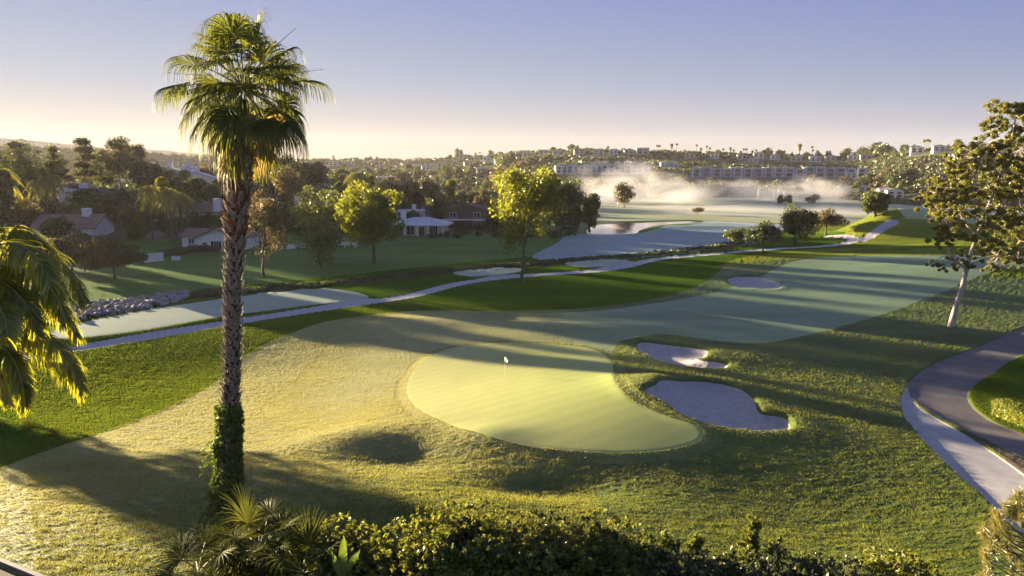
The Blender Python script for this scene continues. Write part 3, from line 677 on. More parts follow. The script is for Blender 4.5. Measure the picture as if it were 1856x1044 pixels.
# --- the gum tree at right
def gum():
    p = unproj(1722, 592); s_ = p.y / 1318; rg = np.random.default_rng(5)
    t = empty('gum_tree', p, 0, 'tall airy gum tree with leaning white trunk at right by the asphalt path', 'tree')
    def w(px, py, dy=0.): return np.array([(px - 1722) * s_, dy, zray(py, p.y) - p.z])
    tb = MB()
    main = [w(1722, 598), w(1728, 560), w(1737, 520), w(1746, 470, .2), w(1760, 420, .3), w(1772, 370, .2), w(1786, 310, 0), w(1795, 255, -.2), w(1800, 215, 0)]
    tb.tube(main, [.36, .27, .25, .24, .19, .16, .13, .09, .05], 12)
    br = [((1742, 490), (1712, 460), (1705, 400), .5, .13), ((1745, 480), (1790, 462), (1835, 440), -.5, .1), ((1757, 430), (1730, 390), (1690, 350), .8, .1),
          ((1765, 400), (1800, 370), (1845, 345), -.7, .1), ((1775, 350), (1740, 300), (1720, 285), -.6, .09), ((1786, 310), (1825, 270), (1856, 235), .6, .09),
          ((1770, 375), (1825, 395), (1856, 380), .9, .08), ((1790, 290), (1770, 250), (1765, 215), .3, .06), ((1705, 420), (1685, 385), (1672, 350), .2, .06), ((1795, 255), (1830, 215), (1848, 190), -.3, .06)]
    tips = []
    for a_, b_, c_, dy, r0 in br:
        P = np.array([w(*a_), w(*b_, dy * 1.2), w(*c_, dy * 2.6)]); Q_ = [P[0], (P[0] + P[1]) / 2 + rg.normal(size=3) * .15, P[1], (P[1] + P[2]) / 2 + rg.normal(size=3) * .2, P[2]]
        tb.tube(Q_, np.linspace(r0, r0 * .35, 5), 7); tips += Q_[2:]
    tips += main[4:]
    blobs = [(1790, 195, 28), (1825, 190, 26), (1850, 205, 26), (1775, 225, 24), (1812, 232, 26), (1845, 250, 24), (1770, 262, 26), (1735, 270, 26), (1705, 288, 22), (1725, 300, 26), (1762, 300, 30), (1800, 290, 26), (1835, 300, 26), (1690, 330, 24), (1668, 352, 20), (1700, 365, 26), (1735, 345, 30), (1775, 340, 28), (1815, 345, 30), (1850, 335, 24), (1684, 385, 20), (1712, 402, 26), (1750, 385, 28), (1795, 392, 26), (1835, 385, 28), (1703, 425, 20), (1742, 425, 16), (1780, 440, 24), (1815, 452, 22), (1835, 470, 16), (1735, 470, 16), (1800, 480, 12), (1706, 478, 10), (1860, 280, 30), (1875, 230, 28), (1880, 330, 30), (1870, 420, 26)]
    cb = MB()
    for (bx, by, br_) in blobs:
        for q in range(int(10 + br_ / 1.9)):
            c = w(bx - 8 + rg.normal() * br_ * .5, by + 6 + rg.normal() * br_ * .42, rg.normal() * 1.1 + (rg.random() - .5) * 2)
            best = min((np.linalg.norm(m - c), tuple(m)) for m in tips)[1]
            if rg.random() < .45: limb(tb, best, c, .028, .01, rg, 4, .06, seg=4)
            leaves(cb, c, np.array([1, 1, .75]) * br_ * s_ * (.16 + .18 * rg.random()), 190, .105, rg, shell=.1, aspect=2.2)
    tb.build('trunk', BARKW, t, True); cb.build('crown', L['euc'], t)
gum()

# --- tall trees on the left hillside, above the houses
LT = [(-22, 300, 205, 90, 'round', 'dark', 215, 'tall dark tree cut by the left edge, taller than its neighbours'),
      (18, 330, 262, 60, 'pine', 'pine', 230, 'dark tree just right of the left edge behind the small palms'),
      (62, 330, 252, 80, 'round', 'dark', 235, 'broad dark round tree left of the white sloping-roof house'),
      (104, 335, 272, 38, 'pine', 'pine', 240, 'thin layered tree right of the broad dark round tree'),
      (155, 335, 258, 36, 'pine', 'pine', 250, 'slender pine at left of the clump behind the white house'),
      (186, 335, 270, 40, 'round', 'olive', 262, 'shorter olive tree in the middle of the clump behind the white house'),
      (215, 335, 252, 50, 'umbrella', 'pine', 250, 'highest flat-topped pine of the clump behind the white house'),
      (250, 335, 259, 38, 'umbrella', 'pine', 262, 'right flat-topped pine of the clump behind the white house'),
      (262, 340, 290, 76, 'round', 'dark', 235, 'low dark dome-shaped tree below the flat-topped pines'),
      (482, 345, 286, 62, 'round', 'rust', 280, 'brownish tree right behind the tall palm trunk on the hill'),
      (528, 345, 290, 66, 'round', 'dark', 300, 'broad dark tree right of the tall palm crown, highest of three'),
      (566, 345, 300, 52, 'round', 'dark', 290, 'rounded dark tree at the right end of the hillside clump'),
      (385, 345, 305, 60, 'round', 'rust', 310, 'hazy brown tree just left of the tall palm trunk')]
for k, (px, py, pt, w_, kd, lk, Y_, lb) in enumerate(LT):
    tree('tree', lb, px, None, pt - 5, w_, kd, lk, .3 if kd in ('pine', 'umbrella') else .12, Y=Y_, seed=80 + k, nclump=50, per=110, leaf=.46, tr=.35, sparse=.7, group='tall trees above the left houses')
tree('umbrella_pine', 'wide flat-crowned dark pine behind the metal-roofed house', 760, None, 322, 62, 'umbrella', 'pine', .42, Y=250, seed=95, nclump=40, per=140, leaf=.5, tr=.35)
tree('cypress_tree', 'dense dark cypress between the metal-roofed house and the brown house', 791, None, 362, 22, 'cone', 'dark', .03, Y=205, seed=96, nclump=50, per=120, leaf=.3, tr=.2)

# --- shrubs and low trees between the left houses (copied from four kinds)
protos = []
for k, (H, W, kd, lk) in enumerate(((5, 6, 'round', 'olive'), (4, 6, 'round', 'dark'), (7, 6, 'round', 'rust'), (5, 5, 'round', 'lime'))):
    t = empty('garden_tree', (0, 0, -500), 0, 'x', 'tree'); tb, cb = grow_tree(H, W, H * .08, kd, 120 + k, 30, 130, .34)
    tb.build('trunk', BARK, t, True); cb.build('crown', L[lk], t); reg(t); protos.append([t, False])
def place(k, px, Y_, s_, label, group, sz=1.0):
    t, used = protos[k]; p = spot(px, None, Y_)
    if used: return copy_tree(t, None, p, random.random() * 6.28, (s_, s_, s_ * sz), label, group)
    protos[k][1] = True; t.location = p; t.scale = (s_, s_, s_ * sz); t['label'] = label; t['group'] = group; return t
GT = [(10, 190, 1, 1.3), (36, 175, 2, 1.1), (78, 200, 1, 1.4), (118, 186, 0, 1.1), (150, 178, 1, 1.2), (172, 200, 0, 1.3), (196, 186, 2, 1.0), (215, 215, 1, 1.5), (240, 205, 0, 1.3), (232, 172, 2, .9), (262, 190, 0, 1.1), (300, 200, 1, 1.1), (345, 178, 1, .9), (372, 182, 1, .8), (400, 175, 0, .9), (300, 172, 0, .8), (440, 200, 0, 1.4), (452, 230, 1, 1.6), (500, 195, 1, 1.3), (515, 180, 1, 1.1), (545, 185, 1, 1.2), (575, 190, 1, 1.3), (600, 185, 0, 1.3), (628, 195, 0, 1.2), (650, 205, 1, 1.3), (700, 225, 1, 1.4), (715, 240, 0, 1.3), (640, 178, 1, .7), (470, 185, 2, 1.2), (600, 215, 1, 1.5), (555, 215, 0, 1.5), (430, 260, 1, 2.0), (350, 250, 1, 1.6), (320, 235, 0, 1.5), (400, 240, 1, 1.6), (20, 220, 1, 2.0), (150, 215, 1, 1.5), (95, 165, 0, 1.0), (240, 165, 0, .8), (715, 187, 0, .42), (730, 186, 3, .4), (745, 187, 0, .4), (700, 184, 1, .5), (762, 190, 1, .45), (845, 225, 1, 1.2), (872, 215, 1, 1.1), (895, 222, 0, 1.2), (910, 212, 1, 1.1), (940, 205, 1, 1.0), (960, 200, 2, .9), (812, 215, 0, .8), (-30, 180, 1, 1.4), (-60, 170, 0, 1.3), (282, 250, 2, 1.4), (520, 240, 2, 1.5), (745, 215, 1, .8), (735, 260, 0, 1.4), (790, 270, 0, 1.5)]
KN = ['olive', 'dark green', 'brownish', 'yellow-green']
GT.sort()
cnts = {}
for (px, Y_, k, s_) in GT:
    c = cnts.get(k, 0); cnts[k] = c + 1
    place(k, px, Y_, s_, f'{nth(c)}{KN[k]} garden tree from the left among the houses'.strip() if c else f'leftmost {KN[k]} garden tree among the houses', 'garden trees among the left houses')

# --- fan palms and feather palms in the distance
def far_palm(H, cr, kind, seed, nf=26, skirt=0.0, tr=.22):
    rg = np.random.default_rng(seed); tb = MB(); cb = MB()
    tb.tube([(0, 0, -.4), (.05, 0, H * .3), (rg.normal() * .15, 0, H * .7), (0, 0, H)], [tr * 1.3, tr, tr * .8, tr * .75], 8)
    for k in range(nf):
        az = k * 2.399; el = R(78 - 130 * (k / nf) ** (1.0)); d = np.array([math.cos(az) * math.cos(el), math.sin(az) * math.cos(el), math.sin(el)])
        c0 = np.array([0, 0, H])
        if kind == 'fan':
            hub = c0 + d * cr * .45; sd = np.cross(d, [0, 0, 1.]); sd /= np.linalg.norm(sd) + 1e-9
            tb.tube([c0, hub], [.03, .02], 3, cap=False)
            V = []; Fc = []
            for j in range(9):
                f = R(-100 + 25 * j); e = d * math.cos(f) + sd * math.sin(f); q = e * cr * .6; w_ = np.cross(e, np.cross(d, sd)) * cr * .09
                n = len(V); V += [hub, hub + q * .5 + w_, hub + q * .5 - w_, hub + q * .95 + np.array([0, 0, -cr * .28])]; Fc.append((n, n + 1, n + 3, n + 2))
            cb.add(V, Fc)
        else:
            pts = [c0 + d * cr * t_ + np.array([0, 0, -cr * .75 * t_ ** 2.2]) for t_ in np.linspace(0, 1.15, 8)]
            tb.tube(pts, [.04, .03, .03, .02, .02, .02, .01, .01], 3, cap=False); sd = np.cross(d, [0, 0, 1.]); sd /= np.linalg.norm(sd) + 1e-9
            V = []; Fc = []
            for a_, b_ in zip(pts[:-1], pts[1:]):
                for t_ in (0, .33, .66):
                    o_ = a_ + (b_ - a_) * t_
                    for s_ in (-1, 1):
                        n = len(V); e = sd * s_ * .5 + (b_ - a_) / np.linalg.norm(b_ - a_) * .4 + np.array([0, 0, -.45]); e = e * cr * .36; w_ = (b_ - a_) * .13
                        V += [o_ - w_, o_ + w_, o_ + e + w_ * .3, o_ + e - w_ * .3]; Fc.append((n, n + 1, n + 2, n + 3))
            cb.add(V, Fc)
    if skirt: leaves(cb, (0, 0, H - skirt * .6), (cr * .42, cr * .42, skirt * .7), 260, cr * .3, rg, hang=1.5, aspect=3)
    return tb, cb
def palm_proto(name, H, cr, kind, seed, **k):
    t = empty(name, (0, 0, -500), 0, 'x', 'palm tree'); tb, cb = far_palm(H, cr, kind, seed, **k)
    tb.build('trunk', BARKP, t, True); cb.build('crown', L['farpalm'], t); return [reg(t), False, H]
PP = {'q': palm_proto('palm_tree', 10, 2.6, 'feather', 1), 'q2': palm_proto('palm_tree', 10, 2.2, 'feather', 2, nf=20), 'w': palm_proto('palm_tree', 12, 1.7, 'fan', 3, nf=34), 'd': palm_proto('date_palm', 6, 3.4, 'feather', 4, nf=44, tr=.4), 's': palm_proto('palm_tree', 9, 1.8, 'fan', 5, nf=40, skirt=3.2)}
def palm(kd, px, ptop, Y_, label, group=None, s_=None):
    t, used, H0 = PP[kd]; p = spot(px, None, Y_); H = max(1.5, zray(ptop, Y_) - p.z - (1.2 if kd != 'w' else .6) * 1.0); s2 = s_ or 1; sc_ = (s2, s2, H / H0)
    # keep the crown undistorted by scaling evenly and sinking the root of the trunk
    u = s2; zoff = H - H0 * u
    loc = Vector((p.x, p.y, p.z + min(0, zoff)))
    if zoff > 0: u = H / H0; loc.z = p.z
    if used: return copy_tree(t, None, loc, random.random() * 6.28, u, label, group)
    PP[kd][1] = True; t.location = loc; t.scale = (u,) * 3; t['label'] = label
    if group: t['group'] = group
    return t
for k, (px, pt, Y_, kd, s_) in enumerate(((5, 305, 172, 'q', 1), (60, 322, 185, 'q2', 1), (78, 316, 188, 'q', 1), (95, 313, 186, 'q2', 1), (235, 380, 172, 'q2', .75), (267, 333, 165, 'q', 1), (291, 326, 168, 'w', 1.1), (302, 338, 160, 'q', .9), (312, 352, 170, 'q2', 1), (322, 345, 163, 'q', .95), (333, 350, 166, 'q2', 1), (306, 306, 290, 'd', 1.1), (333, 306, 300, 'd', .9))):
    palm(kd, px, pt, Y_, ['tall feather palm at the left edge above the bright fronds', 'left one of three palms over the tiled roof', 'middle one of three palms over the tiled roof', 'right one of three palms over the tiled roof', 'small lone palm between the tiled roof and the palm row', 'leftmost palm of the row beside the white gabled house', 'tallest fan palm of the row beside the white gabled house', 'third palm of the row beside the white gabled house', 'fourth palm of the row beside the white gabled house', 'fifth palm of the row beside the white gabled house', 'rightmost palm of the row beside the white gabled house', 'left spreading palm on the ridge among white townhouses', 'right spreading palm on the ridge among white townhouses'][k], 'palms among the left houses', s_)
palm('d', 646, 314, 260, 'broad palm behind the round yellow-green tree', None, 1.1)
palm('w', 672, 320, 262, 'small fan palm right of the broad palm behind the yellow tree', None, .9)
palm('s', 817, 328, 235, 'shaggy fan palm above the brown two-level house', None, 1.1)

# ------------------------------------------------------------------ houses
MW = plain('white_stucco', (.78, .76, .74), (.66, .64, .62), 1.2, .85, .1)
MC = plain('cream_stucco', (.58, .5, .42), (.48, .42, .36), 1.2, .85, .1)
MT = plain('terracotta_roof_tiles', (.26, .15, .11), (.16, .10, .08), 2.2, .85, .6, .05, stretch=(1, 4, 1))
MD = plain('brown_shingle_roof', (.12, .085, .065), (.07, .05, .045), 2, .9, .6, .05, stretch=(1, 3, 1))
MG = plain('pale_metal_roof', (.46, .46, .50), (.38, .38, .42), .8, .5, .1, .02, .5, stretch=(4, .3, 1))
MBR = plain('brown_timber_cladding', (.13, .10, .07), (.08, .06, .045), 2, .85, .3, stretch=(4, 1, 1))
MLV = plain('lavender_grey_stucco', (.42, .40, .48), (.34, .32, .41), 1, .85)
MGL, nt, b = mat('window_glass'); b.inputs['Base Color'].default_value = (.03, .035, .04, 1); b.inputs['Roughness'].default_value = .12
MTR = plain('white_trim', (.74, .73, .72), (.66, .65, .64), 3, .7)
def window(par, x, z, w, h, y, M_=None, axis='y', bars=1):
    f = MB(); g = MB(); t = .09
    Mx = M_ or Matrix.Identity(4)
    f.box(x - w / 2 - t, x + w / 2 + t, y - .06, y + .05, z - t, z, M=Mx); f.box(x - w / 2 - t, x + w / 2 + t, y - .06, y + .05, z + h, z + h + t, M=Mx)
    for q in [x - w / 2 - t, x + w / 2] + [x - w / 2 + w * (i_ + 1) / (bars + 1) - t / 2 for i_ in range(bars)]: f.box(q, q + t, y - .055, y + .05, z, z + h, M=Mx)
    g.box(x - w / 2, x + w / 2, y - .02, y + .04, z, z + h, M=Mx)
    fo = f.build('window', MTR, par); g.build('pane', MGL, fo)
def house(name, label, px, Y_, w, d, hw, rz=0, roof='gable_y', hr=1.6, wall=MW, rmat=MD, wins=(), chim=(), over=.5, group=None, door=None, py=None, cat='house', garage=None, dz=0):
    p = spot(px, py, None if py else Y_); p.z += dz
    t = empty(name, p, R(rz), label, cat, group)
    m = MB(); m.box(-w / 2, w / 2, 0, d, -1.5, hw)
    if roof == 'gable_y': m.prism([(-w / 2, hw), (w / 2, hw), (0, hw + hr)], 0, d)
    if roof == 'gable_x': m.prism([(0, hw), (d, hw), (d / 2, hw + hr)], -w / 2, w / 2, axis='x')
    if roof == 'shed_x': m.prism([(-w / 2, hw), (w / 2, hw), (-w / 2, hw + hr)], 0.0, d)
    wo = m.build('wall', wall, t)
    r = MB(); o = over; th_ = .2
    if roof == 'gable_y':
        k = hr / (w / 2)
        r.prism([(-w / 2 - o, hw - k * o), (0, hw + hr), (0, hw + hr + th_), (-w / 2 - o, hw - k * o + th_)], -o, d + o)
        r.prism([(w / 2 + o, hw - k * o), (0, hw + hr), (0, hw + hr + th_), (w / 2 + o, hw - k * o + th_)], -o, d + o)
    elif roof == 'gable_x':
        k = hr / (d / 2)
        r.prism([(-o, hw - k * o), (d / 2, hw + hr), (d / 2, hw + hr + th_), (-o, hw - k * o + th_)], -w / 2 - o, w / 2 + o, axis='x')
        r.prism([(d + o, hw - k * o), (d / 2, hw + hr), (d / 2, hw + hr + th_), (d + o, hw - k * o + th_)], -w / 2 - o, w / 2 + o, axis='x')
    elif roof == 'shed_x':
        k = hr / w
        r.prism([(-w / 2 - o, hw + hr + k * o), (w / 2 + o, hw - k * o), (w / 2 + o, hw - k * o + th_), (-w / 2 - o, hw + hr + k * o + th_)], -o, d + o)
    elif roof == 'flat':
        r.box(-w / 2 - o, w / 2 + o, -o, d + o, hw + .002, hw + .35)
    elif roof == 'hip':
        a_ = min(w, d) / 2; x0, x1, y0, y1 = -w / 2 - o, w / 2 + o, -o, d + o
        rx0, rx1 = -w / 2 + a_, w / 2 - a_
        r.add([(x0, y0, hw), (x1, y0, hw), (x1, y1, hw), (x0, y1, hw), (rx0, d / 2, hw + hr), (rx1, d / 2, hw + hr), (x0, y0, hw - .2), (x1, y0, hw - .2), (x1, y1, hw - .2), (x0, y1, hw - .2)],
              [(0, 1, 5, 4), (1, 2, 5, 5), (2, 3, 4, 5), (3, 0, 4, 4), (0, 6, 7, 1), (1, 7, 8, 2), (2, 8, 9, 3), (3, 9, 6, 0), (6, 9, 8, 7)])
    ro = r.build('roof', rmat, t)
    for (cx, cy, cw, ch) in chim:
        c = MB(); zt = hw + ch; c.box(cx - cw / 2, cx + cw / 2, cy - cw / 2, cy + cw / 2, hw - .5, zt); c.box(cx - cw / 2 - .1, cx + cw / 2 + .1, cy - cw / 2 - .1, cy + cw / 2 + .1, zt, zt + .2)
        c.build('chimney', MW, ro)
    for (x, z, ww, hh) in wins: window(t, x, z, ww, hh, -.02, bars=1 if ww < 2 else 3)
    if door:
        x, ww, hh = door; q = MB(); q.box(x - ww / 2, x + ww / 2, -.05, .03, 0, hh); do = q.build('door', MBR, t)
        q = MB(); q.box(x + ww / 2 - .18, x + ww / 2 - .1, -.12, -.052, hh * .45, hh * .45 + .12); q.build('handle', MTR, do)
    return t
house('white_house', 'white house with long sloping roof and square chimney among dark trees', 150, 228, 15, 9, 3.6, 8, 'shed_x', 3.0, MW, MD, [(-5, 3.2, 1.2, 1.5), (2, 1, 1.4, 1.4)], [(-1.5, 3, 2, 3.6)], .4, door=(5.5, 1.2, 2.2))
house('carport', 'low annexe with striped slanting roof joined behind the white sloping-roof house', 184, 232, 7, 8, 3.5, 6, 'shed_x', 1.6, MW, MD, [(0, 1, 1.4, 1.6)], over=.4, cat='annexe')
house('tiled_roof_house', 'house with broad terracotta tile roof and white chimney behind the weeping trees', 103, 165, 13, 11, 2.8, 6, 'gable_x', 2.6, MW, MT, [(-4, 1, 1.6, 1.2), (3, 1, 1.6, 1.2)], [(3.2, 5, 1.6, 3.9)], .8, door=(0, 1.1, 2.1))
house('gabled_house', 'white gabled house with brown roof and glass doors left of the tall palm trunk', 384, 151, 9.5, 9, 2.9, -8, 'gable_y', 1.9, MW, MT, [(-2.8, 1, .9, .9), (-.2, .2, 2.3, 2.0), (3.4, .5, 1.2, 1.7)], (), .7, door=(1.9, 1.1, 2.1))
house('low_wing', 'low wing with brown roof adjoining the white gabled house on its left', 345, 156, 6.5, 7, 2.4, -8, 'gable_x', 1.3, MW, MT, [(-1, .8, 1.2, 1.1)], (), .6, cat='house wing')
for k, (px, Y_, w_) in enumerate(((262, 292, 8), (286, 300, 9), (318, 300, 9), (350, 305, 9), (366, 280, 8))):
    house('townhouse', ['leftmost white townhouse on the hill crest', 'second white townhouse of the crest, with tall chimney', 'middle white townhouse of the crest behind palms', 'fourth white townhouse of the crest, roof slanting right', 'rightmost lower white townhouse of the crest, striped roof'][k], px, Y_, w_, 8, 4.6, 12, 'shed_x', 2.6, MW, MG, [(-2, 3.4, 1.4, 1.3), (1.5, 1, 1.8, 1.6)], [(-2.5, 3, 1.6, 4.4)], .3, 'white townhouses on the left crest')
house('long_house', 'long low house with dark brown roof and two white chimneys left of the palm trunk', 345, 196, 23, 9, 2.6, 3, 'gable_x', 2.0, MC, MD, [(-8, .8, 2, 1.4), (-4, .8, 2, 1.4), (0, .8, 2, 1.4), (8, .8, 2.4, 1.6)], [(-5, 0.4, 1.8, 2.8), (6.5, 0.2, 1.8, 3.2)], .8, door=(4, 1.1, 2.1))
house('white_cottage', 'small white house with chimney right of the tall palm trunk', 556, 203, 9, 8, 3.0, -5, 'gable_x', 1.8, MW, MD, [(-2.6, 1, 1.5, 1.3), (2.6, 1, 1.6, 1.4)], [(-3.6, 1, 1.2, 3.2)], .6, door=(.2, 1.1, 2.1))
house('grey_roof_house', 'house with blue-grey roof half hidden by the round yellow-green tree', 628, 212, 10, 8, 3, -4, 'gable_x', 1.8, MW, MG, [(-2.6, 1, 1.5, 1.3), (2.2, 1, 1.5, 1.3)], (), .6, door=(0, 1.1, 2.1))
house('white_cottage', 'small white house with flat parapet behind the metal-roofed house', 740, 222, 8, 7, 2.6, 0, 'flat', 1, MC, MG, [(-2.4, 1.2, 1.8, 1.3), (2, 1.2, 2, 1.3)], [(1.2, 2, 1, 1.9)], .2)
t = house('pavilion_house', 'single-storey glass-walled house under pale metal hipped roof beside the lawn', 757, None, 13, 9, 2.7, -4, 'hip', 1.7, MC, MG, [(-4.6, .3, 1.9, 2.1), (-1.8, .3, 1.9, 2.1), (4, .3, 2.2, 2.1)], [(-4.2, 3, 1.2, 2.9)], 1.3, door=(1.1, 1.4, 2.2), py=427)
for x in (-6.6, -3.2, .1, 3, 6.6):
    q = MB(); q.box(x - .15, x + .15, -1.1, -.8, -.6, 2.5); q.build('column', MW, t)
t = house('brown_house', 'two-level brown timber house with white fascia at the wood edge', 842, 205, 12, 9, 5.2, -6, 'gable_y', 1.8, MBR, MD, [(-3.5, 3.2, 1.8, 1.4), (3.4, 3.2, 1.8, 1.4), (3.4, .5, 2.2, 1.8)], (), .6, door=(.2, 1.2, 2.2))
q = MB(); q.box(-6, 6, -2.6, -.01, 2.6, 2.75); q.box(-6, 6, -2.6, -2.52, 2.75, 3.0); q.build('balcony', MTR, t)
q = MB()
for x in (-5.8, 0, 5.8): q.box(x - .12, x + .12, -2.5, -2.3, -1, 2.6)
q.build('post', MBR, t)

def low_wall(label, x0, x1, py, h, thick=.25, cat='garden wall', name='garden_wall', dp=0):
    a_ = unproj(x0, py); b_ = unproj(x1, py + dp); L_ = (b_ - a_).length
    t = empty(name, a_, math.atan2(b_.y - a_.y, b_.x - a_.x), label, cat)
    q = MB(); q.box(0, L_, 0, thick, -.6, h); q.build('wall', MW, t)
    q = MB(); q.box(-.06, L_ + .06, -.06, thick + .06, h + .002, h + .1); q.build('coping', MTR, t)
low_wall('white garden wall beside the weeping trees', 262, 297, 476, 1.5, dp=-3)
low_wall('short white garden wall right of the longer one', 311, 326, 472, .7)
low_wall('long low white wall behind the lawn near the palm trunk', 510, 553, 452, .9, dp=-3)
low_wall('white garden wall below the small chimneyed house', 522, 566, 414, .7, dp=-2)
low_wall('low white wall beneath the yellow-green tree', 596, 645, 446, .6, dp=-2)
# pergola
p = unproj(625, 449); t = empty('pergola', p, 0, 'white-posted pergola behind the round yellow-green tree', 'pergola')
for x in (-2.2, 0, 2.2):
    for y in (0, 2.4):
        q = MB(); q.box(x - .1, x + .1, y - .1, y + .1, -.3, 2.3); q.build('post', MTR, t)
q = MB(); q.box(-2.6, 2.6, -.4, 2.8, 2.302, 2.45); q.build('roof', MD, t)
# hedges
def hedge(label, px0, px1, py, h, d, leafk='dark', leaf=.16, per=260, dp=0, name='hedge'):
    a_ = unproj(px0, py); b_ = unproj(px1, py + dp); L_ = (b_ - a_).length; rg = np.random.default_rng(int(px0 + 999))
    t = empty(name, a_, math.atan2(b_.y - a_.y, b_.x - a_.x), label, 'hedge')
    core = MB(); core.box(.1, L_ - .1, .1, d - .1, -.4, h - .12); core.build('branches', BARK, t)
    n = int(per * (L_ * h + L_ * d + 2 * d * h)); m = MB()
    f = rg.random(n) * (L_ * h * 1.2 + L_ * d + 2 * d * h); x = rg.random(n) * L_; y = rg.random(n) * d; z = rg.random(n) * h
    front = f < L_ * h * 1.2; topm = (f >= L_ * h * 1.2) & (f < L_ * h * 1.2 + L_ * d); side = ~front & ~topm
    y[front] = np.where(rg.random(front.sum()) < .8, 0, d); z[topm] = h; x[side] = np.where(rg.random(side.sum()) < .5, 0, L_)
    C = np.stack([x, y, z], 1) + rg.normal(size=(n, 3)) * .05 + .08 * np.stack([x * 0, x * 0, fbm(x * 1.5, y * 2, 2)], 1)
    for c in (C,):
        a2 = rg.normal(size=(n, 3)); a2 /= np.linalg.norm(a2, axis=1)[:, None]; b2 = rg.normal(size=(n, 3)); b2 -= a2 * (a2 * b2).sum(1)[:, None]; b2 /= np.linalg.norm(b2, axis=1)[:, None]
        s_ = leaf * (.6 + .8 * rg.random(n))[:, None]
        m.add(np.stack([c - a2 * s_ * .7, c + b2 * s_ * .4, c + a2 * s_ * .7, c - b2 * s_ * .4], 1).reshape(-1, 3), np.arange(4 * n).reshape(n, 4))
    m.build('foliage', L[leafk], t)
hedge('clipped hedge along the lawn in front of the white gabled house', 340, 408, 458, 1.3, 2.2, 'olive', .3, 20, -2)
hedge('long low hedge running behind the lawn beside the palm trunk', 300, 345, 466, 1.2, 2, 'dark', .3, 20, -6)
hedge('clipped box hedge with yellow-green leaves at right edge beside asphalt path', 1797, 1905, 752, 1.15, 1.2, 'hedge', .09, 700, 42)

# ------------------------------------------------------------------ hill: condominium rows, villas, palms on the ridge
def condo(name, w, d, h, wall, style, seed=0):
    t = empty(name, (0, 0, -500), 0, 'x', 'townhouse')
    m = MB(); m.box(-w / 2, w / 2, 0, d, -3, h)
    if style == 'gable': m.prism([(-w / 2, h), (w / 2, h), (0, h + 1.6)], 0, d)
    m.build('wall', wall, t)
    r = MB()
    if style == 'gable':
        k = 1.6 / (w / 2)
        for s_ in (-1, 1): r.prism([(s_ * (w / 2 + .4), h - k * .4), (0, h + 1.6), (0, h + 1.9), (s_ * (w / 2 + .4), h - k * .4 + .3)], -.5, d + .4)
    else: r.box(-w / 2 - .2, w / 2 + .2, -.2, d + .2, h + .002, h + .5)
    r.build('roof', MD if style == 'gable' else MTR, t)
    for (x, z, ww, hh) in ((-w * .24, .6, w * .26, 1.9), (w * .24, .6, w * .26, 1.9), (-w * .24, h * .55, w * .26, 1.6), (w * .24, h * .55, w * .26, 1.6)):
        g = MB(); g.box(x - ww / 2, x + ww / 2, -.12, .05, z, z + hh); g.build('window', MGL, t)
    f = MB(); f.box(-w / 2, w / 2, -1.3, -.13, h * .48, h * .48 + .25)
    for x in (-w / 2, -.15, w / 2 - .3): f.box(x, x + .3, -1.3, -1.0, -2, h * .48)
    f.build('balcony', MTR, t)
    return [reg(t), False]
def frame_condo(name, w, d, h):
    t = empty(name, (0, 0, -500), 0, 'x', 'townhouse')
    m = MB(); m.box(-w / 2, w / 2, 0, d, -4, h); m.build('wall', MLV, t)
    f = MB(); f.box(-w * .36, -w * .27, -.8, -.01, -2, h + .8); f.box(w * .27, w * .36, -.8, -.01, -2, h + .8); f.box(-w * .268, w * .268, -.8, -.01, h - .1, h + .8); f.box(-w * .268, w * .268, -.8, -.01, h * .42, h * .42 + .5)
    f.build('frame', MTR, t)
    for z in (.5, h * .55):
        g = MB(); g.box(-w * .22, w * .22, -.1, .05, z, z + h * .3); g.build('window', MGL, t)
    r = MB(); r.box(-w / 2, w / 2, .05, d, h + .002, h + .5); r.build('roof', MD, t)
    return [reg(t), False]
CP = {'a': condo('townhouse', 11, 9, 6.5, MW, 'gable'), 'b': condo('townhouse', 10, 9, 6, MW, 'flat'), 'f': frame_condo('townhouse', 11, 8, 8), 'v': condo('villa', 14, 10, 5.5, MC, 'gable'), 'w': condo('villa', 13, 9, 6, MW, 'gable'), 'x': condo('apartment_block', 16, 10, 7, MC, 'flat')}
COND = []
def hillY(px, py):
    p = unproj(px, py); return p
def cput(k, px, py, s_, label, group, rz=0):
    t, used = CP[k]; p = hillY(px, py); COND.append((p.x, p.y)); p.z += .8
    rz = R(rz) - math.atan2(p.x, p.y) * .7
    if used: c = copy_tree(t, None, p, rz, s_, label, group)
    else: CP[k][1] = True; t.location = p; t.rotation_euler = (0, 0, rz); t.scale = (s_,) * 3; t['label'] = label; t['group'] = group; c = t
    c['category'] = {'v': 'villa', 'w': 'villa', 'x': 'apartment block'}.get(k, 'townhouse'); return c
def series(kind, pts, phrase, group, sc_=1.0):
    pts = sorted(pts)
    for i_, q in enumerate(pts):
        px, py = q[:2]; k = q[2] if len(q) > 2 else kind
        cput(k, px, py, sc_ * (.9 + .2 * random.random()), (f'leftmost {phrase}' if i_ == 0 else f'{nth(i_)}{phrase}, counted from the left' if i_ < len(pts) - 1 else f'rightmost {phrase}'), group, random.uniform(-8, 8))
series('a', [(1018 + i_ * 21, 316 - .1 * i_) for i_ in range(8)], 'white gabled townhouse of the row above the dark grove', 'white gabled townhouses in a row', .85)
series('a', [(1078, 304), (1094, 303), (1120, 303), (1138, 303), (1150, 304), (1205, 305), (1222, 305)], 'white townhouse of the broken upper row on the dark slope', 'upper white townhouses', .6)
series('f', [(1262 + i_ * 18.7, 322) for i_ in range(17)], 'white-framed lavender townhouse of the long row above the mist', 'framed lavender townhouses in a row', .72)
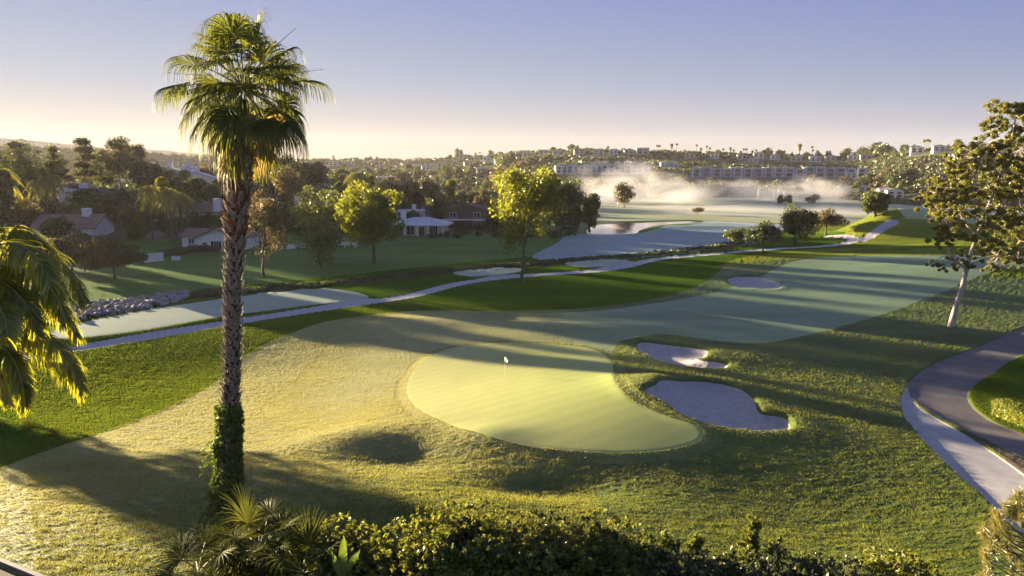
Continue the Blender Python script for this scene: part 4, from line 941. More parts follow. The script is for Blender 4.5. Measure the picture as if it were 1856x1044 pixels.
series('v', [(955, 284, 'x'), (985, 281, 'x'), (1010, 280, 'v'), (1050, 280, 'v'), (1085, 281, 'x'), (1112, 281, 'w'), (1140, 280, 'v'), (1165, 280, 'x')], 'building of the ridge cluster above the dark slope', 'ridge apartment buildings', .72)
series('v', [(1250, 287), (1295, 288, 'w'), (1345, 289), (1375, 287, 'w'), (1405, 290, 'w'), (1443, 293, 'x'), (1478, 294, 'w'), (1505, 292), (1545, 291, 'w'), (1570, 290), (1365, 296, 'v')], 'villa strung along the right ridge', 'villas along the right ridge', .66)
series('w', [(1662, 279), (1702, 276), (1745, 292, 'v'), (1820, 268, 'v')], 'villa on the nearer hilltop behind the gum tree', 'villas on the nearer hilltop', .65)
series('w', [(1543, 325, 'b'), (1532, 352), (1551, 354, 'v'), (1568, 352), (1607, 358), (1622, 361)], 'white villa at the foot of the scrub hillside', 'villas at the hillside foot', .62)
series('v', [(555, 300), (604, 301, 'x'), (636, 299), (672, 318, 'w'), (688, 306), (700, 336, 'x'), (735, 302), (772, 308, 'w'), (801, 305), (840, 289, 'x'), (868, 290, 'x'), (850, 302), (882, 292, 'w'), (905, 297), (873, 314, 'w'), (925, 287), (640, 322), (930, 308, 'w')], 'house on the hazy wooded far slope', 'houses on the hazy far slope', .75)
for k, px in enumerate((1377, 1405, 1413, 1424)):
    p = spot(px, None, 395 + k * 3); t = empty('white_post', p, 0, ['tallest slim white post standing in the mist', 'second white post in the mist', 'third shorter white post in the mist', 'rightmost white post in the mist'][k], 'post', 'white posts in the mist')
    q = MB(); q.tube([(0, 0, -.3), (0, 0, 5.5 - k * .6)], [.35, .3], 8); q.box(-.5, .5, -.5, .5, 0, .4); q.build('shaft', MTR, t)

# ridge palms and trees
ridge_p = [(1190, 262), (1194, 262), (1216, 260), (1225, 259), (1261, 261), (1269, 267), (1279, 263), (1285, 266), (1309, 268), (1322, 266), (1328, 270), (1346, 268), (1351, 268), (1362, 272), (1369, 270), (1447, 261), (1469, 264), (1471, 270), (1502, 272), (1671, 252), (1676, 251), (1680, 252), (1098, 268), (1101, 264), (1030, 264), (862, 276), (870, 275), (920, 276), (924, 275), (755, 286), (766, 287), (690, 287), (630, 286), (1005, 266), (1040, 262), (1140, 268), (1240, 270), (1395, 274), (1420, 272), (1522, 276)]
ridge_p.sort()
def ridge_at(px, behind=0):
    yr = float(np.interp(px, RIDGE_PX, RIDGE_Y)); return spot(px, None, yr - 4 + behind)
for i_, (px, pt) in enumerate(ridge_p):
    p = ridge_at(px); H = zray(pt, p.y) - p.z; kd = 'w' if i_ % 4 else 's'
    t0, used, H0 = PP[kd]; u = max(.85, min(1.5, H / H0 / 1.05)); loc = Vector((p.x, p.y, p.z + (H - 1.4) - H0 * u))
    copy_tree(t0, None, loc, random.random() * 6, (u * 1.15, u * 1.15, u), (f'leftmost palm silhouetted on the far ridge' if i_ == 0 else f'{nth(i_)}palm from the left silhouetted on the far ridge'), 'palms silhouetted along the ridge')
# far tree kinds
FT = []
for k, (H, W, kd, lk, nc_) in enumerate(((9, 9, 'round', 'olive', 22), (8, 9, 'round', 'dark', 22), (11, 8, 'round', 'dark', 20), (12, 5, 'cone', 'pine', 20), (9, 10, 'round', 'rust', 22), (12, 11, 'umbrella', 'pine', 24))):
    t = empty('tree', (0, 0, -500), 0, 'x', 'tree'); tb, cb = grow_tree(H, W, H * .08, kd, 300 + k, nc_, 60, .9)
    tb.build('trunk', BARK, t, True); cb.build('crown', L[lk], t); FT.append([reg(t), False])
def fput(k, p, s_, label, group, sz=1):
    t, used = FT[k]
    s3 = (s_, s_, s_ * sz)
    if used: return copy_tree(t, None, p, random.random() * 6.28, s3, label, group)
    FT[k][1] = True; t.location = p; t.scale = s3; t['label'] = label; t['group'] = group; return t
sil = [(605, 283, 3), (578, 288, 0), (650, 288, 0), (664, 286, 1), (671, 285, 4), (683, 284, 3), (705, 287, 1), (720, 289, 4), (829, 271, 3), (836, 273, 3), (889, 272, 2), (815, 282, 4), (800, 286, 0), (850, 281, 1), (900, 280, 1), (940, 278, 0), (1000, 268, 4), (1015, 269, 1), (1034, 261, 2), (1046, 264, 2), (1062, 272, 0), (1090, 273, 1), (1130, 269, 1), (1155, 270, 0), (1170, 273, 4), (1300, 272, 1), (1340, 275, 0), (1385, 272, 1), (1392, 270, 4), (1412, 272, 1), (1435, 278, 0), (1460, 276, 1), (1482, 275, 0), (1500, 276, 4), (1531, 268, 2), (1560, 266, 2), (1563, 268, 1), (1584, 257, 2), (1593, 259, 5), (1600, 262, 1), (1632, 264, 3), (1640, 262, 2), (1655, 264, 1), (1700, 262, 5), (1240, 276, 0), (1210, 277, 1), (775, 287, 4), (745, 288, 0), (540, 288, 4), (1545, 278, 0), (1620, 272, 0), (1685, 268, 1), (1715, 264, 0), (1770, 256, 1), (1840, 250, 0)]
sil.sort()
for i_, (px, pt, k) in enumerate(sil):
    p = ridge_at(px, -3); H = max(3, zray(pt, p.y) - p.z + 1); H0 = (9, 8, 11, 12, 9, 12)[k]
    p.z -= .5; s_ = H / H0
    fput(k, p, s_ if k != 3 else s_, (f'leftmost tree rising on the far skyline' if i_ == 0 else f'{nth(i_)}tree from the left rising on the far skyline'), 'trees along the far skyline')
# hazy wooded slope beyond the houses
rgw = np.random.default_rng(77); i_ = 0
for k in range(150):
    px = rgw.uniform(440, 1000); Y_ = rgw.uniform(255, 800); 
    if px > 900 and Y_ < 300: continue
    p = spot(px, None, Y_); kk = int(rgw.choice([0, 4, 1, 2, 5, 0]))
    fput(kk, p, rgw.uniform(.75, 1.35) * (.62 if Y_ < 560 else 1), 'hazy tree of the wooded slope beyond the houses', 'trees of the hazy wooded slope', rgw.uniform(.8, 1.2))
# valley trees and shrubs below the condominiums
vt = []
for k in range(46):
    px = rgw.uniform(1040, 1740); Y_ = rgw.uniform(415, 465); vt.append((px, Y_))
vt += [(1200, 392), (1226, 398), (1420, 350), (1434, 345), (1472, 352), (1480, 356), (1590, 420), (1640, 405), (1690, 400), (1722, 395), (1100, 420), (1120, 425), (1140, 430)]
vt.sort()
for i_, (px, Y_) in enumerate(vt):
    p = spot(px, None, Y_); kk = int(rgw.choice([0, 1, 4, 2])); s_ = rgw.uniform(.55, 1.0) if (px, Y_) not in ((1200, 392), (1226, 398)) else 1.45
    if 1410 < px < 1490 and Y_ < 360: s_ = .42
    fput(kk, p, s_, (f'leftmost tree along the valley edge beyond the mist' if i_ == 0 else f'{nth(i_)}tree from the left along the valley edge beyond the mist'), 'trees along the valley edge')
# scrub covering the hillsides: nobody could count it
def scrub(name, label, n, sampler, size, leafk, cat='scrub', per=26, leaf=1.1, seed=3, zs=.6):
    rg = np.random.default_rng(seed); m = MB(); P = sampler(rg, n)
    if name == 'hillside_scrub':
        for cx, cy in COND: P = P[~((np.abs(P[:, 0] - cx) < 9) & (P[:, 1] > cy - 26) & (P[:, 1] < cy + 11))]
    z = terrain(P[:, 0], P[:, 1])
    ss = size * (.5 + rg.random(len(P)) * 1.0)
    d = rg.normal(size=(len(P), per, 3)); d /= np.linalg.norm(d, axis=2)[..., None]; d[..., 2] = np.abs(d[..., 2])
    c = np.stack([P[:, 0], P[:, 1], z], 1)[:, None] + d * ss[:, None, None] * np.array([1, 1, zs]) * (.55 + .45 * rg.random((len(P), per, 1)))
    c = c.reshape(-1, 3); n2 = len(c); nn = d.reshape(-1, 3) + rg.normal(size=(n2, 3)) * .7
    a_ = np.cross(nn, rg.normal(size=(n2, 3))); a_ /= np.linalg.norm(a_, axis=1)[:, None]; b_ = np.cross(nn, a_); b_ /= np.linalg.norm(b_, axis=1)[:, None]
    s_ = (leaf * (.5 + rg.random(n2)))[:, None]
    m.add(np.stack([c - a_ * s_, c + b_ * s_ * .6, c + a_ * s_, c - b_ * s_ * .6], 1).reshape(-1, 3), np.arange(4 * n2).reshape(n2, 4))
    o = m.build(name, L[leafk]); tag(o, label, cat, None, 'stuff'); return o
def hill_sampler(p0, p1, y0, y1):
    def f(rg, n):
        px = rg.uniform(p0, p1, n); t = rg.random(n)
        yf = np.interp(px, RIDGE_PX, FOOT_Y); yr = np.interp(px, RIDGE_PX, RIDGE_Y)
        Y_ = yf + (y0 + (y1 - y0) * t) * (yr - yf); return np.stack([(px - 928) / 1318 * Y_, Y_], 1)
    return f
scrub('hillside_scrub', 'dark scrub covering the far hillside', 5200, hill_sampler(900, 1640, -.05, .97), 3.0, 'dark', seed=5, leaf=1.3, zs=.7)
scrub('hillside_scrub', 'olive and rust scrub on the nearer right hillside', 4200, hill_sampler(1540, 2000, -.1, 1.0), 2.4, 'scrub', seed=6, leaf=.9)
scrub('hillside_scrub', 'hazy brush on the left far slopes', 4200, hill_sampler(-150, 960, -.2, 1.0), 3.4, 'scrub', seed=7, leaf=1.5, zs=.9)
scrub('garden_undergrowth', 'dark undergrowth filling the gardens between the left houses', 3600, lambda rg, n: (lambda px, Y_: np.stack([(px - 928) / 1318 * Y_, Y_], 1))(rg.uniform(-100, 1050, n), rg.uniform(178, 420, n) ), 1.0, 'dark', seed=8, leaf=.5, zs=.9)
def ditch_sampler(rg, n):
    i0 = rg.integers(0, len(L_DITCH) - 1, n); t = rg.random(n)[:, None]; P = L_DITCH[i0] * (1 - t) + L_DITCH[i0 + 1] * t
    P = P + rg.normal(size=(n, 2)) * np.array([.6, .9]); return P
scrub('ditch_brush', 'dark weeds lining the drainage ditch', 2600, ditch_sampler, .5, 'dark', per=16, leaf=.22, seed=9, cat='weeds')
# ------------------------------------------------------------------ flagstick
p = unproj(915, 684)
t = empty('flagstick', p, 0, 'thin flagstick with small white flag standing in the putting green', 'flagstick'); t.scale = (.8, .8, .84)
q = MB(); q.tube([(0, 0, -.1), (0, 0, 1.0), (0, 0, 2.05)], [.013, .012, .011], 6); q.build('pole', plain('flag_pole_paint', (.75, .7, .6), (.6, .55, .45), 4, .5), t)
fl = []; fc = []
for i_ in range(9):
    for j_ in range(6):
        u, v = i_ / 8, j_ / 5; fl.append((.01 + .30 * u * (1 - .2 * v), .05 * math.sin(5 * u + v), 2.04 - .42 * v * (1 - .15 * u) - .28 * u * (1 - .2 * v)))
for i_ in range(8):
    for j_ in range(5): a_ = i_ * 6 + j_; fc.append((a_, a_ + 6, a_ + 7, a_ + 1))
q = MB(); q.add(fl, fc); q.build('flag', leafmat('flag_cloth', (.75, .75, .72), (.9, .9, .88), (.9, .85, .8), .4), t, True)
q = MB(); q.tube([(0, 0, -.12), (0, 0, .012)], [.054, .054], 12); q.build('cup', MTR, t)

# ------------------------------------------------------------------ rocks of the embankment
ROCK = plain('grey_fieldstone', (.34, .31, .31), (.18, .16, .16), 2.2, .95, .8, .04)
rp = []
for k in range(6):
    import bmesh
    bm = bmesh.new(); bmesh.ops.create_icosphere(bm, subdivisions=2, radius=.5)
    rg = np.random.default_rng(400 + k); pl = [(Vector(rg.normal(size=3)).normalized(), .26 + .2 * rg.random()) for _ in range(11)]
    sx = (1, .6 + .4 * rg.random(), .5 + .35 * rg.random())
    for v in bm.verts:
        for n_, d_ in pl:
            e = v.co.dot(n_) - d_
            if e > 0: v.co -= n_ * e * .95
        v.co = Vector((v.co.x * sx[0], v.co.y * sx[1], v.co.z * sx[2])) * (1 + .05 * rg.normal())
    me = bpy.data.meshes.new('rock'); bm.to_mesh(me); bm.free(); me.materials.append(ROCK); rp.append(me)
band = [(92, 562, 590), (150, 554, 580), (210, 547, 570), (260, 541, 562), (300, 535, 553), (340, 532, 543)]
for k in range(270):
    u = (k + rng.random()) / 270 * (len(band) - 1); i_ = int(u); f_ = u - i_
    a_, b_ = band[i_], band[min(i_ + 1, len(band) - 1)]; px = a_[0] + f_ * (b_[0] - a_[0])
    y0 = a_[1] + f_ * (b_[1] - a_[1]); y1 = a_[2] + f_ * (b_[2] - a_[2]); p = unproj(px, y0 + (y1 - y0) * rng.random())
    o = bpy.data.objects.new('rock', rp[k % 6]); col.objects.link(o); s_ = rng.uniform(.75, 1.5)
    o.location = (p.x, p.y, th(p.x, p.y) + .05 + .22 * rng.random()); o.rotation_euler = tuple(rng.uniform(-.6, .6, 2)) + (rng.uniform(0, 6),); o.scale = (s_,) * 3
    tag(o, 'grey angular rock in the stone embankment along the ditch', 'rock', 'rocks of the stone embankment')

# ------------------------------------------------------------------ the tall fan palm
BOOT = plain('palm_boot_bark', (.34, .28, .23), (.11, .085, .065), 5, .9, .8, .03, stretch=(2, 2, .6))
FIB = plain('orange_brown_palm_fibre', (.28, .11, .04), (.10, .045, .02), 6, .95, .9, .03, stretch=(3, 3, .5))
PET = plain('palm_stalk', (.22, .20, .06), (.14, .13, .04), 3, .6)
def fan_frond(C, az, el, Lp, Lb, rg, nseg=44, droop=.35, tip=1.0, span=132, r0=.022, twist=None):
    """stalk and blade of one fan leaf as two mesh builders"""
    st, bl = MB(), MB()
    d = np.array([math.cos(az) * math.cos(el), math.sin(az) * math.cos(el), math.sin(el)])
    P = [np.array(C, float)]; n = 8
    for k in range(n):
        d = d + np.array([0, 0, -droop / n]); d /= np.linalg.norm(d); P.append(P[-1] + d * Lp / n)
    st.tube(P, np.linspace(r0 * 1.5, r0 * .8, n + 1), 5)
    hub = P[-1]; sd = np.cross(d, [0, 0, 1.]); sd /= np.linalg.norm(sd) + 1e-9
    tw = rg.normal() * .25 if twist is None else twist
    nn = np.cross(sd, d); sd2 = sd * math.cos(tw) + nn * math.sin(tw); nn = np.cross(sd2, d)
    g = np.array([0, 0, -1.]); dphi = R(2 * span) / nseg; V = []; Fc = []
    for j in range(nseg):
        f = -R(span) + dphi * (j + .5); e = d * math.cos(f) + sd2 * math.sin(f)
        e = e + nn * (.25 - .1 * math.cos(f)) + rg.normal(size=3) * .03; e /= np.linalg.norm(e)
        L_ = Lb * (.8 + .2 * math.cos(f)) * (.92 + .16 * rg.random()); q = hub.copy(); cur = e.copy(); m = 9
        side = np.cross(e, nn); side /= np.linalg.norm(side) + 1e-9
        for k in range(m + 1):
            t_ = k / m; w_ = min(t_ * L_ * dphi * .62, .5 * L_ * dphi * .62) * (1 if t_ < .4 else max(.26 if t_ < .95 else .08, 1 - (t_ - .4) / .3 * .74))
            fold = nn * w_ * (.45 if t_ < .9 else 0)
            V += [q - side * w_, q + fold, q + side * w_]
            if k: b_ = len(V) - 6; Fc += [(b_, b_ + 3, b_ + 4, b_ + 1), (b_ + 1, b_ + 4, b_ + 5, b_ + 2)]
            kk = .06 + max(0, t_ - .25) * tip * (1.2 if t_ > .5 else .8)
            cur = cur + g * kk * .62; cur /= np.linalg.norm(cur); q = q + cur * L_ / m
    bl.add(V, Fc); return st, bl
p = unproj(408, 988); s_ = p.y / 1318
palm_t = empty('fan_palm', p, 0, 'very tall shaggy fan palm with ivy-wrapped base towering at left', 'palm tree')
def w(px, py, dy=0.):
    q = on_ray(px, py, p.y); return np.array([q.x - p.x, dy, q.z - p.z])
TRK = [(405, 1000, 30), (408, 985, 26), (412, 900, 21), (414, 820, 19), (418, 740, 18), (421, 680, 17), (422, 620, 16.5), (422, 560, 16.5), (423, 500, 17.5), (428, 440, 19), (430, 400, 20), (432, 360, 20), (435, 330, 20), (437, 290, 17), (439, 250, 16), (441, 210, 14), (441, 180, 10)]
TP = np.array([w(a, b) for a, b, c in TRK]); TR_ = np.array([c for a, b, c in TRK]) * s_
zz = np.linspace(TP[0][2], TP[-1][2], 130); ordr = np.argsort(TP[:, 2])
tx = np.interp(zz, TP[ordr, 2], TP[ordr, 0]); rr = np.interp(zz, TP[ordr, 2], TR_[ordr]) * .78
m = MB(); m.tube(np.stack([tx, tx * 0, zz], 1), rr * (1 + .05 * np.sin(zz * 9)), 20, 2)
rg = np.random.default_rng(9); V = []; Fc = []; MI = []
zsk = zray(330, p.y) - p.z; nb = 1050; V2 = []; F2 = []
for k in range(nb):
    z = TP[0][2] + .5 + (zsk + .5 - TP[0][2]) * (k / nb) ; an = k * 2.39996 + rg.normal() * .1
    cx = np.interp(z, zz, tx); r_ = np.interp(z, zz, rr); big = z > zray(430, p.y) - p.z
    o_ = np.array([math.cos(an), math.sin(an), 0]); tn = np.array([-o_[1], o_[0], 0]); l_ = rg.uniform(.18, .34) * (1.2 if big else 1); wd = rg.uniform(.055, .10) * (1.3 if big else 1); out = rg.uniform(.08, .19) * (1.5 if big else 1)
    b0 = np.array([cx, 0, z]) + o_ * r_ * .96; tp_ = b0 + o_ * out + np.array([0, 0, l_]) + tn * rg.normal() * .03
    T_ = V2 if (big and rg.random() < .45) else V; FF = F2 if T_ is V2 else Fc; n = len(T_)
    T_ += [b0 - tn * wd, b0 + tn * wd, b0 + o_ * out * .55 + np.array([0, 0, l_ * .35]), tp_ - tn * wd * .45, tp_ + tn * wd * .45, b0 + np.array([0, 0, l_ * .8])]
    FF += [(n, n + 2, n + 3, n + 3), (n, n + 1, n + 2, n + 2), (n + 1, n + 4, n + 2, n + 2), (n + 2, n + 4, n + 3, n + 3), (n + 3, n + 4, n + 5, n + 5)]
m.add(V, Fc); m.add(V2, F2, 1)
for k in range(260):   # loose fibres and long stubs near the crown
    z = rg.uniform(zray(460, p.y), zray(230, p.y)) - p.z; an = rg.random() * 6.28; cx = np.interp(z, zz, tx); r_ = np.interp(z, zz, rr)
    o_ = np.array([math.cos(an), math.sin(an), 0]); b0 = np.array([cx, 0, z]) + o_ * r_ * .9; l_ = rg.uniform(.15, .42)
    m.tube([b0, b0 + o_ * l_ * .4 + np.array([0, 0, l_ * .8])], [.035, .012], 4, 1)
m.build('trunk', [BOOT, FIB, plain('dark_palm_core', (.06, .045, .035), (.03, .022, .018), 6, .95)], palm_t, False)
# ivy climbing the lower trunk
iv = MB(); zi0, zi1 = TP[0][2], zray(738, p.y) - p.z
for k in range(520):
    u = rg.random() ** 1.25; z = zi0 + (zi1 - zi0) * u; an = rg.random() * 6.28 if (u < .72 or rg.random() < .45) else rg.normal() * .9 + 2.9
    cx = np.interp(z, zz, tx); r_ = np.interp(z, zz, rr) + .07 + (1 - u) ** 2 * .16; o_ = np.array([math.cos(an), math.sin(an), 0])
    bulge = .16 * max(0, vnoise(np.array([z * 1.3]), np.array([an]))[0] + .25) * (1.6 if o_[0] < 0 else .8)
    leaves(iv, np.array([cx, 0, z]) + o_ * (r_ + bulge), (.17, .17, .24), 46, .085, rg, shell=.1, aspect=1.2)
for k in range(8):
    z = zi0 + (zi1 - zi0) * rg.uniform(.1, .8); cx = np.interp(z, zz, tx) - .45; q_ = np.array([cx, 0, z])
    for j in range(7): leaves(iv, q_ + np.array([-.1 * j, 0, -.07 * j * j * .4 + .1 * j]), (.07, .07, .07), 10, .08, rg, aspect=1.2)
iv.build('ivy', L['ivy'], palm_t)
crown = w(441, 163); rg = np.random.default_rng(21)
nf = 54
for k in range(nf):
    u = k / (nf - 1); az = k * 2.39996 + .3; el = R(74 - 102 * u ** .9) + rg.normal() * .2
    Lp = rg.uniform(.95, 1.85) * (.9 if u < .1 else 1)
    c0 = crown + np.array([0, 0, 1.0 * max(0, .12 - u) * 1.5 + .15 - .45 * max(0, u - .3)]) + np.array([math.cos(az), math.sin(az), 0]) * .16
    st, bl = fan_frond(c0, az, el, Lp, rg.uniform(1.35, 1.75), rg, 46, .5 if u < .7 else 1.0, rg.uniform(2.2, 3.6), 116)
    so = st.build('frond', PET, palm_t, True)
    bl.build('blade', L['dead'] if u > .97 else L['palm'], so)
    if u > .97: so['label'] = 'dead golden hanging frond'
rg = np.random.default_rng(22)
for k in range(28):   # hanging golden skirt, sparse and uneven, mostly left of the trunk
    az = R(rg.uniform(120, 240)) if k < 20 else rg.random() * 6.28
    st, bl = fan_frond(crown + np.array([0, 0, -.35 - .035 * k]), az, R(rg.uniform(-50, -5)), rg.uniform(.5, 1.15), rg.uniform(.9, 1.6), rg, 11, 1.2, 3.0, 42)
    so = st.build('frond', PET, palm_t, True); bl.build('blade', L['dead'] if k % 2 else L['palm'], so)
    if k % 2: so['label'] = 'dead golden hanging frond'
# flower stalks jutting out
for a_, b_ in (((441, 170), (293, 131)), ((441, 180), (297, 178)), ((441, 170), (586, 126)), ((441, 165), (537, 50))):
    A = w(*a_); B = w(*b_); q = MB(); q.tube([A, (A + B) / 2 + np.array([0, 0, .25]), B], [.02, .015, .006], 5); q.build('flower_stalk', PET, palm_t, True)

# ------------------------------------------------------------------ feather palm at the left edge
FEA = leafmat('feather_palm_leaflets', (.045, .065, .008), (.21, .23, .018), (.75, .70, .04), .52, .9, .12)
def feather_frond(P, rg, ll=.62, n=70, hang=.8, r0=.03):
    P = np.array(P); t = np.linspace(0, 1, len(P)); tt = np.linspace(0, 1, 28)
    # smooth the rachis
    Q_ = catmull([Vector((a, b, 0)) for a, b in P[:, [0, 2]]], False, 7); yy = np.interp(np.linspace(0, 1, len(Q_)), t, P[:, 1])
    Q3 = np.stack([Q_[:, 0], yy, Q_[:, 1]], 1); st = MB(); st.tube(Q3, np.linspace(r0, r0 * .25, len(Q3)), 6)
    bl = MB(); V = []; Fc = []
    for k in range(n * 2):
        u = .12 + .88 * (k // 2) / n; s_ = 1 if k % 2 else -1
        f = u * (len(Q3) - 1); i_ = min(int(f), len(Q3) - 2); o_ = Q3[i_] + (Q3[i_ + 1] - Q3[i_]) * (f - i_)
        d = Q3[i_ + 1] - Q3[i_]; d /= np.linalg.norm(d); sd = np.cross(d, [0, 0, 1.]); sd /= np.linalg.norm(sd) + 1e-9; up = np.cross(sd, d)
        e = sd * s_ * .8 + d * .55 + up * rg.uniform(-.3, .5) + rg.normal(size=3) * .12; e /= np.linalg.norm(e)
        l_ = ll * (.55 + .45 * math.sin(math.pi * min(1, u * .9 + .15))) * rg.uniform(.85, 1.1); q = o_.copy(); w0 = .014
        for j in range(6):
            wj = w0 * (1, 1.1, 1, .8, .5, .08)[j]; sdw = np.cross(e, up); sdw /= np.linalg.norm(sdw) + 1e-9
            V += [q - sdw * wj, q + sdw * wj]
            if j: b_ = len(V) - 4; Fc.append((b_, b_ + 1, b_ + 3, b_ + 2))
            e = e + np.array([0, 0, -hang * .42]); e /= np.linalg.norm(e); q = q + e * l_ / 5
    bl.add(V, Fc); return st, bl
YL = 12.5; px0, py0 = -46, 560
def wl(px, py, dy=0.): q = on_ray(px, py, YL + dy); return np.array([q.x, YL + dy, q.z])
base = spot(-190, None, YL); o3 = np.array(base)
fp = empty('feather_palm', base, 0, 'feather palm with drooping sunlit fronds reaching in at left edge', 'palm tree')
c_ = wl(px0, py0) - o3
m = MB(); m.tube([(0, 0, -.5), (c_[0] * .4, 0, c_[2] * .5), c_ - np.array([0, 0, .3])], [.22, .17, .13], 12); m.build('trunk', BARKP, fp, True)
rg = np.random.default_rng(33)
FR = [([(-46, 540, 0), (-20, 450, .1), (30, 418, .2), (80, 440, .3), (130, 500, .4), (152, 545, .4)], .62), ([(-46, 540, 0), (0, 470, .5), (50, 455, .9), (100, 490, 1.1), (128, 545, 1.2)], .62),
      ([(-46, 545, 0), (-10, 500, -.2), (40, 480, -.4), (90, 520, -.6), (118, 580, -.6)], .6), ([(-46, 550, 0), (0, 490, .8), (30, 470, 1.4), (70, 480, 1.8), (95, 520, 2)], .55),
      ([(-46, 580, 0), (0, 600, -.1), (50, 598, -.2), (100, 625, -.3), (130, 665, -.3), (148, 705, -.3)], .62), ([(-46, 585, 0), (-10, 610, .4), (40, 615, .7), (90, 650, .9), (112, 690, 1)], .55),
      ([(-46, 590, 0), (-20, 620, -.3), (15, 640, -.5), (38, 690, -.6), (45, 735, -.6)], .5), ([(-46, 540, 0), (-30, 440, .3), (0, 415, .6), (30, 425, .9), (60, 470, 1.1), (75, 520, 1.2)], .6),
      ([(-46, 550, 0), (-20, 520, -.5), (10, 515, -.8), (50, 560, -1), (70, 610, -1)], .58), ([(-46, 540, 0), (-60, 460, 0), (-110, 430, 0), (-160, 480, 0)], .6), ([(-46, 560, 0), (-90, 560, .4), (-140, 600, .6), (-160, 680, .8)], .6),
      ([(-46, 540, 0), (-20, 470, 1), (10, 440, 1.8), (20, 450, 2.4), (30, 500, 2.8)], .6), ([(-46, 560, 0), (-20, 540, -.9), (0, 560, -1.6), (12, 610, -2.0)], .5), ([(-46, 560, 0), (0, 530, .2), (60, 530, .3), (110, 560, .3), (140, 610, .3)], .58), ([(-46, 570, 0), (0, 565, .6), (50, 575, 1.0), (90, 610, 1.2)], .5), ([(-46, 545, 0), (-30, 470, -.5), (10, 440, -.9), (60, 460, -1.2), (90, 510, -1.3)], .6), ([(-46, 600, 0), (-25, 650, .3), (0, 680, .5), (15, 730, .6)], .45)]
for pts, ll in FR:
    st, bl = feather_frond([wl(*q) - o3 for q in pts], rg, ll * .92, 220, .7)
    so = st.build('frond', PET, fp, True); bl.build('leaflets', FEA, so)
m = MB(); A = wl(-20, 470) - o3; B = wl(47, 392) - o3; m.tube([A, (A + B) / 2, B], [.05, .045, .004], 6); m.build('spear_leaf', L['lime'], fp, True)

# ------------------------------------------------------------------ low fan palms under the tall one
def low_fan(label, px, py, Y_, rad, n, seed, el0=80, lb=.85):
    q = on_ray(px, py, Y_); b_ = spot(px, None, Y_); t = empty('low_fan_palm', b_, 0, label, 'palm'); rg = np.random.default_rng(seed)
    c = np.array([q.x - b_.x, 0, q.z - b_.z]); m = MB(); m.tube([(0, 0, -.3), c * .5, c], [.2, .17, .13], 10); m.build('trunk', BARKP, t, True)
    for k in range(n):
        u = k / n; az = k * 2.39996 + seed; el = R(el0 - 95 * u) + rg.normal() * .1
        st, bl = fan_frond(c, az, el, rad * rg.uniform(.8, 1.1), lb * rg.uniform(.85, 1.15), rg, 36, .75, .25, 100, .012)
        so = st.build('frond', PET, t, True); bl.build('blade', L['lowpalm'], so)
low_fan('large low fan palm at the foot of the tall ivy-wrapped palm', 470, 1000, 17.5, .95, 34, 3, 66, 1.05)
low_fan('smaller low fan palm left of the ivy-wrapped trunk', 360, 1040, 16.5, .8, 20, 8, 60, .95)
low_fan('low fan palm at the bottom edge left of the bushes', 550, 1040, 16.5, .75, 22, 14, 62, .95)

# ------------------------------------------------------------------ bushes along the bottom edge
def bush(label, blobs, Y_, seed, leafk='shrub', leaf=.066, per=4200, name='bush', sprigs=40):
    """blobs: photo circles (px, py, radius px, depth offset)"""
    bx = sum(b[0] for b in blobs) / len(blobs); b_ = spot(bx, None, Y_); t = empty(name, b_, 0, label, 'bush'); rg = np.random.default_rng(seed)
    cb, tb = MB(), MB(); s_ = Y_ / 1318 / 1.02
    for (px, py, r, dy) in blobs:
        q = on_ray(px, py, Y_ + dy); c = np.array([q.x - b_.x, dy, q.z - b_.z]); R_ = r * s_
        limb(tb, (rg.normal() * .2, 0, -.2), c, .05, .015, rg, 5, .06)
        for k in range(9):
            d = rg.normal(size=3); d[2] = abs(d[2]); d /= np.linalg.norm(d)
            if k < 5: limb(tb, c * .8 + np.array([0, 0, 0]), c + d * R_ * .8, .015, .005, rg, 4, .05, seg=4)
        nk = max(8, int(26 * (R_ / .6) ** 1.4))
        for k in range(nk):
            d = rg.normal(size=3); d /= np.linalg.norm(d); cc = c + d * R_ * (.45 + .5 * rg.random()) * np.array([1, 1, .85])
            leaves(cb, cc, R_ * rg.uniform(.22, .36), int(per / 26), leaf, rg, shell=.1, aspect=1.7)
        for k in range(sprigs):
            d = rg.normal(size=3); d[2] = abs(d[2]) + .3; d /= np.linalg.norm(d); st = c + d * R_ * .85; en = st + d * rg.uniform(.1, .32) + np.array([0, 0, .08])
            tb.tube([st, en], [.006, .003], 3, cap=False); leaves(cb, en, .06, 9, leaf * .9, rg, shell=.1, aspect=1.8)
    tb.build('branches', BARK, t); cb.build('foliage', L[leafk], t); return t
bush('leafy bush at bottom just right of the low fan palm', [(620, 990, 45, 0), (600, 1030, 45, -.5), (660, 1010, 45, .2), (640, 1060, 60, -1), (700, 1040, 50, -.6)], 17, 1)
bush('largest leafy bush, its rounded top highest along the bottom edge', [(770, 988, 56, 0), (830, 968, 52, .2), (872, 974, 56, .3), (720, 1010, 50, -.2), (800, 1020, 70, -.8), (880, 1030, 70, -.8), (740, 1060, 60, -1.2)], 16.5, 2)
bush('leafy bush right of the largest one, slightly lower', [(950, 988, 46, 0), (1000, 990, 42, .2), (930, 1020, 60, -.7), (1010, 1030, 60, -.6), (970, 1070, 70, -1.2)], 16.5, 3)
bush('low yellowish bush right of centre at the bottom edge', [(1085, 985, 42, 0), (1130, 1000, 42, .2), (1070, 1030, 55, -.6), (1140, 1045, 55, -.6), (1180, 1020, 40, 0)], 16.5, 4)
bush('small golden bush at bottom between the junipers and the pine', [(1600, 1040, 34, 0), (1640, 1046, 34, 0), (1570, 1062, 30, -.2), (1670, 1062, 30, 0), (1620, 1075, 50, -.5)], 16, 5, 'hedge', .07)
